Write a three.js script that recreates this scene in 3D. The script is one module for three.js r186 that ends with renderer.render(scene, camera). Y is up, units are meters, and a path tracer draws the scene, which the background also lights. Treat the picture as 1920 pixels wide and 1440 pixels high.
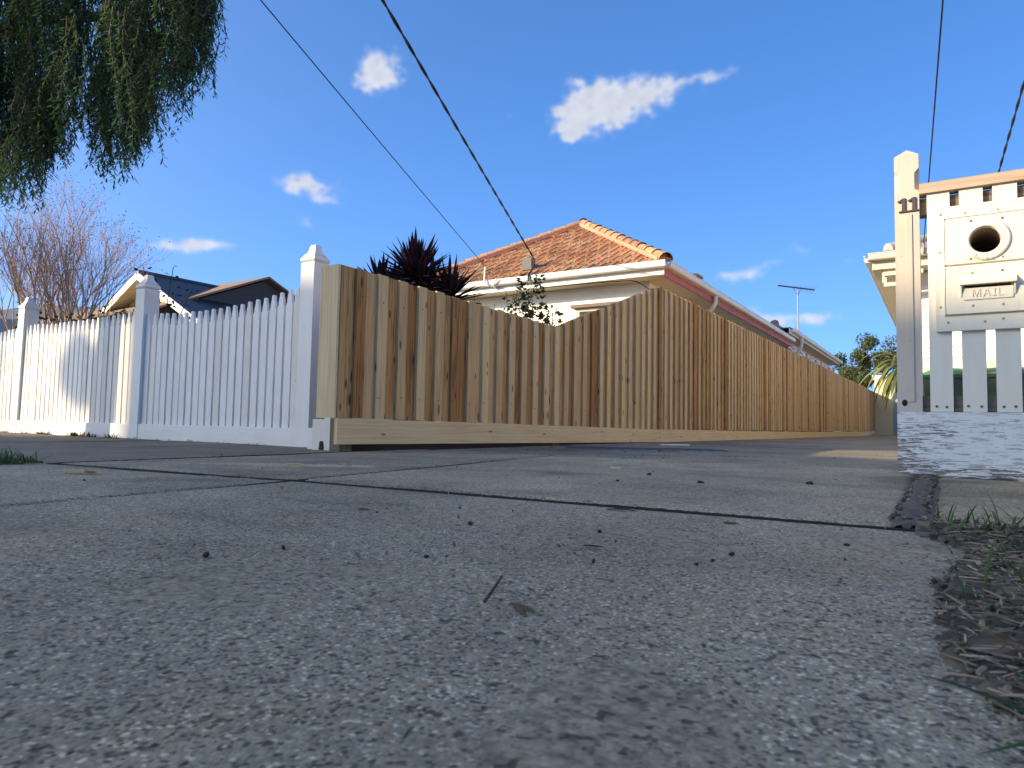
import * as THREE from 'three';
import { mergeGeometries, toCreasedNormals } from 'three/addons/utils/BufferGeometryUtils.js';
import { FontLoader } from 'three/addons/loaders/FontLoader.js';
import { TextGeometry } from 'three/addons/geometries/TextGeometry.js';

// ---------------------------------------------------------------- camera
const scene = new THREE.Scene();
const D2R = Math.PI / 180;
const camera = new THREE.PerspectiveCamera(58.82, 4 / 3, 0.02, 900);
{
  const psi = 32.5 * D2R, pitch = 3.43 * D2R, roll = 1.09 * D2R;
  const level = new THREE.Vector3(-Math.sin(psi), 0, -Math.cos(psi));
  const right = new THREE.Vector3(Math.cos(psi), 0, -Math.sin(psi));
  const fwd = level.clone().multiplyScalar(Math.cos(pitch)).add(new THREE.Vector3(0, Math.sin(pitch), 0));
  const up = new THREE.Vector3(0, Math.cos(pitch), 0).addScaledVector(level, -Math.sin(pitch));
  up.multiplyScalar(Math.cos(roll)).addScaledVector(right, -Math.sin(roll));
  camera.position.set(0, 0.18, 0);
  camera.up.copy(up);
  camera.lookAt(fwd.add(camera.position));
  camera.focus = 4.5;
  camera.userData.fStop = 16;
}

// ---------------------------------------------------------------- random numbers and noise
function rng(seed) {
  let a = seed >>> 0;
  return () => { a = (a + 0x6D2B79F5) >>> 0; let t = a; t = Math.imul(t ^ (t >>> 15), t | 1); t ^= t + Math.imul(t ^ (t >>> 7), t | 61); return ((t ^ (t >>> 14)) >>> 0) / 4294967296; };
}
const hash2 = (x, y, s) => { let h = Math.imul(x, 374761393) + Math.imul(y, 668265263) + Math.imul(s, 1274126177); h = Math.imul(h ^ (h >>> 13), 1274126177); return ((h ^ (h >>> 16)) >>> 0) / 4294967296; };
const mod = (a, n) => ((a % n) + n) % n;
// value noise; px, py > 0 make it tile with that many lattice cells
function noise(x, y, seed = 1, px = 0, py = 0) {
  const x0 = Math.floor(x), y0 = Math.floor(y); let fx = x - x0, fy = y - y0;
  fx = fx * fx * (3 - 2 * fx); fy = fy * fy * (3 - 2 * fy);
  const xa = px ? mod(x0, px) : x0, xb = px ? mod(x0 + 1, px) : x0 + 1, ya = py ? mod(y0, py) : y0, yb = py ? mod(y0 + 1, py) : y0 + 1;
  const a = hash2(xa, ya, seed), b = hash2(xb, ya, seed), c = hash2(xa, yb, seed), d = hash2(xb, yb, seed);
  return a + (b - a) * fx + (c - a + (a - b - c + d) * fx) * fy;
}
function fbm(x, y, seed, oct = 4, px = 0, py = 0) {
  let v = 0, a = 0.5, f = 1;
  for (let i = 0; i < oct; i++) { v += a * noise(x * f, y * f, seed + i * 17, px * f, py * f); a *= 0.5; f *= 2; }
  return v / (1 - Math.pow(0.5, oct));
}
const clamp = (v, a = 0, b = 1) => v < a ? a : v > b ? b : v;
const sstep = (a, b, v) => { const t = clamp((v - a) / (b - a)); return t * t * (3 - 2 * t); };
const lerp = (a, b, t) => a + (b - a) * t;

// ---------------------------------------------------------------- sky: a clear winter sky with a few small clouds
const SUN_AZ = -135 * D2R, SUN_EL = 20.2 * D2R;               // azimuth from -z, positive towards +x
const dirOf = (az, el) => new THREE.Vector3(Math.sin(az) * Math.cos(el), Math.sin(el), -Math.cos(az) * Math.cos(el));
const sunDir = dirOf(SUN_AZ, SUN_EL), AUREOLE = 0.44;
{
  // lumps of each cloud: azimuth, elevation, half width, half height (degrees), weight
  const lumps = [
    [-44.5, 27.6, 1.7, 1.5, 1], [-43.9, 26.9, 1.4, 1.1, .8], [-45.3, 26.6, .8, .6, .5],
    [-26.6, 25.6, 2.3, 1.7, 1.1], [-24.9, 25.5, 2.2, 1.5, 1.05], [-23, 25.9, 2.1, 1.35, 1], [-21, 26.4, 1.6, 1.1, .95], [-28, 23.9, 1.3, .8, .85], [-27.5, 24.7, 1.5, 1.0, .9],
    [-19.6, 26.4, .9, .9, .7], [-17.7, 26.9, 1.2, .5, .62], [-16, 27.0, 1.1, .36, .55], [-14.6, 27.3, 1.0, .34, .6], [-16.6, 26.1, .8, .25, .4],
    [-49.7, 18.5, 2.5, .75, .9], [-50.6, 18.8, 1.2, .6, .7], [-48.5, 17.6, 1.3, .35, .5], [-49.9, 15.7, .8, .45, .55],
    [-58, 13.1, 2.3, .42, .8], [-56.8, 13.4, 1.5, .3, .6], [-59.3, 12.7, 1.3, .35, .6], [-33.1, 24.9, .6, .25, .32],
    [-13, 12.3, 2.0, .6, .62], [-14.7, 12.0, 1.4, .5, .55], [-11.7, 13.0, .9, .35, .4], [-9.9, 14.0, 1.2, .5, .5], [-5.7, 12.7, 1.1, .3, .36], [-6.2, 10.5, .8, .3, .26],
    [-10.8, 8.5, 2.0, .6, .75], [-8.1, 8.6, 1.4, .5, .7], [-13.4, 9.3, 1.5, .55, .6], [-12.2, 8.3, 1.4, .5, .6], [-20.6, 13.6, .8, .4, .45], [-68.5, 17, 2.2, .5, .35],
    [60, 16, 4, 1, .8], [75, 26, 3, 1.5, .8], [40, 31, 2.6, 1.2, .7], [120, 24, 3, 1.4, .8], [150, 15, 5, 1, .8], [-95, 22, 3, 1.2, .8], [-110, 30, 2.4, 1.2, .7], [-170, 28, 3, 1.2, .8], [20, 20, 2, .8, .7],
  ];
  const W = 2048, H = 1024, data = new Float32Array(W * H * 4), ca = Math.cos;
  for (let j = 0; j < H; j++) {
    const el = (j + 0.5) / H * 180 - 90, elr = el * D2R;
    const band = lumps.filter(l => Math.abs(el - l[1]) < l[3] * 2.4 + 0.6);
    for (let i = 0; i < W; i++) {
      const th = ((i + 0.5) / W - 0.5) * 2 * Math.PI;          // atan2(z, x)
      const x = Math.cos(elr) * ca(th), z = Math.cos(elr) * Math.sin(th), y = Math.sin(elr);
      const cg = clamp(x * sunDir.x + y * sunDir.y + z * sunDir.z, -1, 1), g = Math.acos(cg);
      const e = Math.max(y, 0.0);
      const grad = 1 - Math.exp(-0.32 / (e + 0.06));            // brighter towards the horizon
      const white = clamp(0.17 + 0.83 * Math.exp(-e * 3.0)) * 0.62, lum = 0.655 * grad * (1.06 + 0.3 * cg * cg);
      const aur = AUREOLE * (1 - Math.exp(-0.5 / (e + 0.12))) * (34 * Math.exp(-4.5 * g) + 0.04);     // the bright white sky round the sun
      let r = lum * lerp(0.085, 0.46, white) + aur * 0.97, gg = lum * lerp(0.50, 0.84, white) + aur * 0.93, b = lum * lerp(1.66, 1.36, white) + aur * 0.80;
      if (band.length) {
        let az = Math.atan2(x, -z) / D2R, s = 0;
        const wx = (fbm(az * 1.1, el * 1.5, 31, 5) - 0.5) * 2.4, wy = (fbm(az * 1.1 + 9, el * 1.5, 57, 5) - 0.5) * 1.5;
        for (const l of band) { const dx = (az + wx * Math.min(1, l[2] * .6) - l[0]) / l[2], dy = (el + wy * Math.min(1, l[3]) - l[1]) / l[3]; const q = dx * dx + dy * dy; if (q < 5) s += l[4] * Math.exp(-q * 0.95); }
        if (s > 0.02) {
          const n = fbm(az * 1.1, el * 1.9, 77, 5);
          const fr = fbm(az * 2.6 + 5 + n * 2, el * 3.6, 83, 5), d = Math.pow(sstep(0.20, 1.12, s * (0.05 + 1.0 * n + 0.85 * fr)), 1.15);
          const core = sstep(0.5, 1.4, s) * 0.1, billow = (fbm(az * 1.6 + 3, el * 2.2, 99, 3) - 0.5) * 0.22;
          const cl = (0.92 + billow - core) * 0.66;
          r = lerp(r, cl * 0.86, d * 0.93); gg = lerp(gg, cl * 0.90, d * 0.93); b = lerp(b, cl * 1.0, d * 0.93);
        }
      }
      if (y < 0) { const t = sstep(0, -0.06, y); r = lerp(r, 0.11, t); gg = lerp(gg, 0.11, t); b = lerp(b, 0.10, t); }
      const o = (j * W + i) * 4; data[o] = r; data[o + 1] = gg; data[o + 2] = b; data[o + 3] = 1;
    }
  }
  const sky = new THREE.DataTexture(data, W, H, THREE.RGBAFormat, THREE.FloatType);
  sky.mapping = THREE.EquirectangularReflectionMapping; sky.magFilter = THREE.LinearFilter; sky.minFilter = THREE.LinearFilter; sky.needsUpdate = true;
  scene.background = sky; scene.environment = sky;
}
const sun = new THREE.DirectionalLight(new THREE.Color().setRGB(1, 0.79, 0.50), 4.7);
sun.position.copy(sunDir).multiplyScalar(80); sun.target.position.set(0, 0, 0);
sun.castShadow = true; sun.shadow.radius = 1.2;
sun.shadow.mapSize.set(4096, 4096);
Object.assign(sun.shadow.camera, { left: -45, right: 45, top: 40, bottom: -40, near: 1, far: 200 });
scene.add(sun, sun.target);
const EXPOSURE = 1.5;

// ---------------------------------------------------------------- helpers: names, things, parts
const taken = {};
function numbered(name) { const n = taken[name] ?? 0; taken[name] = n + 1; return n ? `${name}_${String(n).padStart(3, '0')}` : name; }
function tag(o, label, category, group, kind) {
  o.userData.label = label; if (category) o.userData.category = category;
  if (group) o.userData.group = group; if (kind) o.userData.kind = kind; return o;
}
function shade(o) { o.traverse(m => { if (m.isMesh) { m.castShadow = true; m.receiveShadow = true; } }); return o; }
function thing(name, label, category, pos = [0, 0, 0], turn = 0, group) {
  const o = new THREE.Group(); o.name = numbered(name); o.position.set(...pos); o.rotation.y = turn; scene.add(o);
  return tag(o, label, category, group);
}
function part(name, geo, mat, parent, label) {
  const g = Array.isArray(geo) ? (geo.length > 1 ? mergeGeometries(geo.map(x => x.index ? x.toNonIndexed() : x)) : geo[0]) : geo;
  const m = new THREE.Mesh(g, mat); m.name = parent === scene ? numbered(name) : name; m.castShadow = m.receiveShadow = true;
  parent.add(m); if (label) m.userData.label = label; return m;
}
function structure(name, geo, mat, label) { const m = part(name, geo, mat, scene); m.userData.kind = 'structure'; if (label) m.userData.label = label; return m; }
// a box whose uv run in metres; [x0,x1,y0,y1,z0,z1]; long: which axis the grain (texture v) follows
function bx(x0, x1, y0, y1, z0, z1, long = 'y', us = 1, vs = 1, ou = 0, ov = 0) {
  const g = new THREE.BoxGeometry(x1 - x0, y1 - y0, z1 - z0); g.translate((x0 + x1) / 2, (y0 + y1) / 2, (z0 + z1) / 2);
  return metreUV(g, long, us, vs, ou, ov);
}
function metreUV(g, long = 'y', us = 1, vs = 1, ou = 0, ov = 0) {
  const p = g.attributes.position, n = g.attributes.normal, uv = new Float32Array(p.count * 2);
  for (let i = 0; i < p.count; i++) {
    const x = p.getX(i), y = p.getY(i), z = p.getZ(i), nx = Math.abs(n.getX(i)), ny = Math.abs(n.getY(i)), nz = Math.abs(n.getZ(i));
    let a, b;
    if (long === 'y') { b = ny > 0.7 ? z : y; a = nx > nz ? z : x; if (ny > 0.7) a = x; }
    else if (long === 'x') { b = nx > 0.7 ? y : x; a = ny > nz ? z : y; if (nx > 0.7) a = z; }
    else { b = nz > 0.7 ? y : z; a = ny > nx ? x : y; if (nz > 0.7) a = x; }
    uv[i * 2] = a * us + ou; uv[i * 2 + 1] = b * vs + ov;
  }
  g.setAttribute('uv', new THREE.BufferAttribute(uv, 2)); return g;
}
function cylBetween(a, b, r0, r1, seg = 6) {
  const d = new THREE.Vector3().subVectors(b, a), L = d.length(), g = new THREE.CylinderGeometry(r1, r0, L, seg, 1, false);
  g.translate(0, L / 2, 0); g.applyQuaternion(new THREE.Quaternion().setFromUnitVectors(new THREE.Vector3(0, 1, 0), d.normalize())); g.translate(a.x, a.y, a.z); return g;
}
const V = (x, y, z) => new THREE.Vector3(x, y, z);
// collects loose triangles with colours
class Tris {
  constructor() { this.p = []; this.c = []; this.u = []; }
  tri(a, b, c, col) { this.p.push(a.x, a.y, a.z, b.x, b.y, b.z, c.x, c.y, c.z); for (let k = 0; k < 3; k++) this.c.push(col[0], col[1], col[2]); this.u.push(0, 0, 1, 0, .5, 1); }
  geo() { const g = new THREE.BufferGeometry(); g.setAttribute('position', new THREE.Float32BufferAttribute(this.p, 3)); g.setAttribute('color', new THREE.Float32BufferAttribute(this.c, 3)); g.setAttribute('uv', new THREE.Float32BufferAttribute(this.u, 2)); g.computeVertexNormals(); return g; }
}
// one pointed leaf: base point, direction, side vector, length, width, fold
function leaf(T, b, dir, side, L, w, col, bend = 0) {
  const m = b.clone().addScaledVector(dir, L * 0.42), n = V(0, 0, 0).crossVectors(dir, side).normalize(), tip = b.clone().addScaledVector(dir, L).addScaledVector(n, -bend * L);
  const l = m.clone().addScaledVector(side, w / 2).addScaledVector(n, w * 0.18), r = m.clone().addScaledVector(side, -w / 2).addScaledVector(n, w * 0.18);
  T.tri(b, r, tip, col); T.tri(b, tip, l, col);
}
// a long strap leaf bending along a curve (segments), tapering to a point
function strap(T, b, dir, side, L, w, droop, seg, col, keel = 0.25) {
  let p = b.clone(), d = dir.clone().normalize(); const pts = [], st = L / seg;
  for (let i = 0; i <= seg; i++) { pts.push([p.clone(), d.clone()]); d.y -= droop / seg; d.normalize(); p = p.clone().addScaledVector(d, st); }
  for (let i = 0; i < seg; i++) {
    const w0 = w * Math.pow(Math.sin(Math.PI * (0.18 + 0.82 * i / seg)), 0.7), w1 = i === seg - 1 ? 0 : w * Math.pow(Math.sin(Math.PI * (0.18 + 0.82 * (i + 1) / seg)), 0.7);
    const [a, da] = pts[i], [c, dc] = pts[i + 1];
    const na = V(0, 0, 0).crossVectors(da, side).normalize().multiplyScalar(keel * w0), nc = V(0, 0, 0).crossVectors(dc, side).normalize().multiplyScalar(keel * w1);
    const al = a.clone().addScaledVector(side, w0 / 2).add(na), ar = a.clone().addScaledVector(side, -w0 / 2).add(na), cl = c.clone().addScaledVector(side, w1 / 2).add(nc), cr = c.clone().addScaledVector(side, -w1 / 2).add(nc);
    T.tri(a, c, al, col); if (w1) T.tri(al, c, cl, col); T.tri(a, ar, c, col); if (w1) T.tri(ar, cr, c, col);
  }
}

// ---------------------------------------------------------------- textures
function tex(w, h, fn, srgb = true, rep = [1, 1]) {
  const d = new Uint8Array(w * h * 4), c = [0, 0, 0];
  for (let j = 0; j < h; j++) for (let i = 0; i < w; i++) { fn(i, j, c); const o = (j * w + i) * 4; d[o] = clamp(c[0], 0, 255); d[o + 1] = clamp(c[1], 0, 255); d[o + 2] = clamp(c[2], 0, 255); d[o + 3] = 255; }
  const t = new THREE.DataTexture(d, w, h, THREE.RGBAFormat); t.wrapS = t.wrapT = THREE.RepeatWrapping; t.magFilter = THREE.LinearFilter; t.minFilter = THREE.LinearMipmapLinearFilter; t.generateMipmaps = true;
  if (srgb) t.colorSpace = THREE.SRGBColorSpace; t.repeat.set(...rep); t.needsUpdate = true; return t;
}
// sawn pine: u across (1 = 0.2 m), v along (1 = 2 m)
function woodTex(seed, base, dark, pale, rough, knots) {
  const R = rng(seed), W = 256, H = 1024, ks = [];
  for (let i = 0; i < knots; i++) ks.push([R() * W, R() * H, 5 + R() * 8, R()]);
  const grain = new Float32Array(W * H);
  const t = tex(W, H, (i, j, c) => {
    let dx = 0, kn = 0;
    for (const k of ks) {
      let ax = i - k[0], ay = j - k[1]; if (ax > W / 2) ax -= W; if (ax < -W / 2) ax += W; if (ay > H / 2) ay -= H; if (ay < -H / 2) ay += H;
      const q = ax * ax / (k[2] * k[2]) + ay * ay / (k[2] * k[2] * 1.9);
      if (q < 40) { dx += Math.sign(ax) * k[2] * 1.1 * Math.exp(-q * 0.22); kn = Math.max(kn, Math.exp(-q * q * 0.8)); if (q < 3) kn = Math.max(kn, 0.45 * (0.5 + 0.5 * Math.sin(Math.sqrt(q) * 7)) * Math.exp(-q * .5)); }
    }
    const u = (i - dx) / W, v = j / H;
    const wob = fbm(u * 3, v * 6, seed + 5, 2, 3, 6) * 0.35;
    const ring = 0.5 + 0.5 * Math.sin((u + wob * 0.5) * 46 + 6 * noise(u * 4, v * 3, seed + 8, 4, 3));
    const fine = fbm(u * 90, v * 8, seed + 2, 2, 90, 8), streak = sstep(0.56, 0.86, fbm(u * 22, v * 9, seed + 3, 4, 22, 9));
    const patch = fbm(u * 4, v * 6, seed + 4, 3, 4, 6);
    let k = 0.42 + 0.26 * (ring - 0.5) + 0.42 * (fine - 0.5) + 0.5 * (patch - 0.5), s = rough * streak;
    for (let q = 0; q < 3; q++) { let v0 = lerp(base[q], pale[q], clamp(k)); v0 = lerp(v0, dark[q], clamp(s + kn * 0.85 + (k < .2 ? .25 * (0.2 - k) * 5 : 0))); c[q] = v0; }
    grain[j * W + i] = 0.5 + 0.5 * (fine - 0.5) + 0.2 * (ring - .5) - 0.5 * s * 0.6 - kn * .2;
  });
  const b = tex(W, H, (i, j, c) => { c[0] = c[1] = c[2] = 255 * clamp(grain[j * W + i]); }, false);
  return [t, b];
}
function woodMat(seed, base, dark, pale, rough, knots, bump = 0.002) {
  const [t, b] = woodTex(seed, base, dark, pale, rough, knots);
  return new THREE.MeshStandardMaterial({ map: t, bumpMap: b, bumpScale: bump, roughness: 0.88 });
}
const M = {};
const brown = [], pale = [];
for (let i = 0; i < 4; i++) brown.push(woodMat(100 + i * 13, [[158, 112, 64], [166, 122, 72], [148, 102, 56], [170, 130, 80]][i], [74, 44, 24], [[208, 162, 102], [216, 174, 114], [198, 148, 90], [218, 180, 122]][i], 0.62, 7, 0.003));
for (let i = 0; i < 4; i++) pale.push(woodMat(300 + i * 13, [[204, 172, 120], [196, 166, 118], [212, 180, 126], [188, 152, 102]][i], [104, 74, 48], [[236, 210, 162], [230, 204, 158], [240, 214, 162], [226, 194, 144]][i], 0.22, 4, 0.0015));
M.endBoard = woodMat(411, [206, 182, 138], [140, 110, 74], [234, 214, 172], 0.12, 3, 0.001);
M.plinth = woodMat(433, [210, 182, 132], [126, 92, 58], [236, 212, 166], 0.14, 3, 0.001);
M.rail = woodMat(455, [172, 148, 124], [122, 98, 78], [214, 194, 170], 0.3, 2, 0.0012);
M.greyWood = woodMat(477, [92, 84, 76], [48, 42, 38], [140, 132, 122], 0.4, 3, 0.0015);
// painted timber: faint brush grain, small chips and dirt specks
function paintMat(seed, rgb, grain = 8, dirt = 0.5, rough = 0.55, bump = 0.0006) {
  const h = new Float32Array(512 * 512);
  const t = tex(512, 512, (i, j, c) => {
    const u = i / 512, v = j / 512, g = fbm(u * 60, v * 5, seed, 3, 60, 5) - 0.5, p = fbm(u * 5, v * 5, seed + 9, 4, 5, 5) - 0.5, sp = sstep(0.80, 0.9, fbm(u * 40, v * 30, seed + 4, 3, 40, 30)) * dirt;
    h[j * 512 + i] = 0.5 + g * 0.8;
    for (let q = 0; q < 3; q++) c[q] = rgb[q] + g * grain + p * grain * 1.6 - sp * [60, 70, 85][q];
  });
  const b = tex(512, 512, (i, j, c) => { c[0] = c[1] = c[2] = 255 * clamp(h[j * 512 + i]); }, false);
  return new THREE.MeshStandardMaterial({ map: t, bumpMap: b, bumpScale: bump, roughness: rough });
}
M.white = paintMat(21, [232, 231, 226], 7, 0.25, 0.5);
M.whiteOld = paintMat(29, [226, 222, 212], 10, 0.5, 0.55);
M.taupe = paintMat(37, [200, 190, 174], 10, 0.35, 0.6, 0.0012);
M.cream = paintMat(41, [231, 226, 208], 6, 0.2, 0.5);
M.board = paintMat(43, [234, 232, 222], 5, 0.15, 0.5);
M.gutter = paintMat(47, [232, 230, 222], 6, 0.3, 0.4);
M.pink = paintMat(53, [176, 98, 92], 8, 0.2, 0.55);
M.soffit = paintMat(59, [214, 204, 184], 6, 0.2, 0.7);
M.shedCream = paintMat(61, [232, 220, 178], 6, 0.15, 0.5);
const flat = (r, g, b, rough = 0.7, o = {}) => new THREE.MeshStandardMaterial({ color: new THREE.Color().setRGB(r, g, b), roughness: rough, ...o });
const leafMat = (tr = 0.25, rough = 0.55) => new THREE.MeshPhysicalMaterial({ vertexColors: true, roughness: Math.max(rough, 0.8), side: THREE.DoubleSide, transmission: tr, thickness: 0, specularIntensity: 0.6 });

// ---------------------------------------------------------------- the ground
// worn concrete with exposed aggregate: 1 = 2.4 m
{
  const W = 2048, hgt = new Float32Array(W * W), cells = 760;
  M.concreteMap = tex(W, W, (i, j, c) => {
    const x = i / W * cells, y = j / W * cells, x0 = Math.floor(x), y0 = Math.floor(y); let d1 = 9, d2 = 9, id = 0;
    for (let b = -1; b <= 1; b++) for (let a = -1; a <= 1; a++) {
      const cx = mod(x0 + a, cells), cy = mod(y0 + b, cells), h = hash2(cx, cy, 5), qx = x0 + a + 0.15 + 0.7 * h - x, qy = y0 + b + 0.15 + 0.7 * hash2(cx, cy, 6) - y, sz = 0.7 + 0.8 * hash2(cx, cy, 7);
      const d = Math.sqrt(qx * qx + qy * qy) / sz; if (d < d1) { d2 = d1; d1 = d; id = hash2(cx, cy, 8); } else if (d < d2) d2 = d;
    }
    const u = i / W, v = j / W, worn = fbm(u * 10, v * 10, 61, 4, 10, 10), big = fbm(u * 3, v * 3, 63, 3, 3, 3);
    const stone = sstep(0.62, 0.38, d1) * sstep(0.35, 0.62, worn + 0.14);
    const sand = fbm(u * 400, v * 400, 65, 2, 400, 400);
    const m = 150 + (sand - 0.5) * 92 + (worn - 0.5) * 44 + (big - 0.5) * 30;
    const tone = id < 0.13 ? [66, 63, 58] : id < 0.20 ? [226, 216, 192] : id < 0.30 ? [164, 140, 108] : id < 0.5 ? [130, 127, 114] : id < 0.75 ? [170, 160, 136] : [148, 138, 118];
    const pit = sstep(0.70, 0.84, fbm(u * 330, v * 330, 69, 2, 330, 330));
    const k = [1.04, 0.97, 0.80];
    for (let q = 0; q < 3; q++) c[q] = lerp(m * k[q], tone[q], stone * 0.8) * (1 - 0.4 * pit);
    hgt[j * W + i] = 0.45 + stone * 0.35 * (1 - d1 * 0.5) + (sand - 0.5) * 0.25 + (worn - 0.5) * 0.3 - pit * 0.5;
  });
  M.concreteBump = tex(W, W, (i, j, c) => { c[0] = c[1] = c[2] = 255 * clamp(hgt[j * W + i]); }, false);
  M.concrete = new THREE.MeshStandardMaterial({ map: M.concreteMap, bumpMap: M.concreteBump, bumpScale: 0.0034, roughness: 0.93, vertexColors: true });
  M.smooth = new THREE.MeshStandardMaterial({ map: M.concreteMap, bumpMap: M.concreteBump, bumpScale: 0.0012, roughness: 0.8, vertexColors: true });
}
// stains: coarse tone over the slabs with edges of their own (oil, tyre marks, leaf stains)
function slabTone(x, z) {
  const a = fbm(x * 0.9 + 5, z * 0.9, 201, 4), b = fbm(x * 3.1, z * 3.1 + 7, 203, 4), oil = sstep(0.60, 0.70, fbm(x * 1.7 + 2, z * 2.6, 207, 4)), rust = sstep(0.66, 0.74, fbm(x * 5 + 1, z * 6, 209, 3)), pale_ = sstep(0.62, 0.74, fbm(x * 2.2 + 11, z * 2.2, 211, 4));
  const grime = sstep(0.52, 0.66, fbm(x * 6.5 + 3, z * 6.5, 213, 4));
  const t = 0.94 + 0.42 * (a - 0.5) + 0.46 * (b - 0.5) - 0.24 * oil - 0.13 * grime + 0.12 * pale_;
  return [t * (1 + 0.04 * rust), t * (1 - 0.01 * rust), t * (1 - 0.09 * rust - 0.02 * grime)];
}
// a slab between four corners (near left, near right, far right, far left), with worn rounded rim
function slab(cs, nx, nz, tint, uvTurn, top = 0, drop = 0.07) {
  const P = [], C = [], U = [], I = [], ct = Math.cos(uvTurn) / 2.4, st = Math.sin(uvTurn) / 2.4;
  const put = (x, y, z, k) => { P.push(x, y, z); const t = slabTone(x, z); C.push(t[0] * tint[0] * k, t[1] * tint[1] * k, t[2] * tint[2] * k); U.push(x * ct - z * st + uvTurn, x * st + z * ct); return P.length / 3 - 1; };
  const at = (s, t) => { const ax = lerp(cs[0][0], cs[1][0], s), az = lerp(cs[0][1], cs[1][1], s), bx_ = lerp(cs[3][0], cs[2][0], s), bz = lerp(cs[3][1], cs[2][1], s); return [lerp(ax, bx_, t), lerp(az, bz, t)]; };
  for (let j = 0; j <= nz; j++) for (let i = 0; i <= nx; i++) {
    const [x, z] = at(i / nx, j / nz), e = i === 0 || i === nx || j === 0 || j === nz;
    const w = (fbm(x * 5, z * 5, 401, 3) - 0.5) * 0.022, ch = e ? -0.006 - 0.012 * sstep(0.62, 0.8, noise(x * 14, z * 14, 403)) : 0;
    put(x + (e ? w : 0), top + (noise(x * 1.3, z * 1.3, 405) - 0.5) * 0.006 + ch, z + (e ? w : 0), 1);
  }
  const n = nx + 1; for (let j = 0; j < nz; j++) for (let i = 0; i < nx; i++) { const a = j * n + i; I.push(a, a + 1, a + n + 1, a, a + n + 1, a + n); }
  const rim = []; for (let i = 0; i < nx; i++) rim.push(i); for (let j = 0; j < nz; j++) rim.push(j * n + nx); for (let i = nx; i > 0; i--) rim.push(nz * n + i); for (let j = nz; j > 0; j--) rim.push(j * n);
  const low = rim.map(r => put(P[r * 3], top - drop, P[r * 3 + 2], 1));
  rim.forEach((r, k) => { const k2 = (k + 1) % rim.length; I.push(r, low[k], low[k2], r, low[k2], rim[k2]); });
  const g = new THREE.BufferGeometry(); g.setAttribute('position', new THREE.Float32BufferAttribute(P, 3)); g.setAttribute('color', new THREE.Float32BufferAttribute(C, 3)); g.setAttribute('uv', new THREE.Float32BufferAttribute(U, 2)); g.setIndex(I); g.computeVertexNormals(); return g;
}
function vergeY(x, z) {
  const edge = -0.005 + 0.05 * (fbm(z * 4, 3, 701, 3) - 0.5) + 0.03 * (fbm(z * 26, 1, 703, 3) - 0.5) + (z < -1.25 ? (z + 1.25) * 0.36 : 0) + (z > -0.7 ? (z + 0.7) * 0.12 : 0);
  const far = -1.60 - 0.05 * (fbm(x * 12, 2, 705, 3) - .5), d = Math.min(x - edge, (z - far) * 1.2);
  return -0.05 + 0.052 * sstep(-0.03, 0.012, d) + 0.02 * sstep(0, 0.2, d) + (fbm(x * 30, z * 30, 707, 4) - 0.5) * 0.02 * sstep(-0.02, 0.03, d) + (fbm(x * 110, z * 110, 717, 2) - 0.5) * 0.012 * sstep(-0.02, 0.02, d);
}
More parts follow.
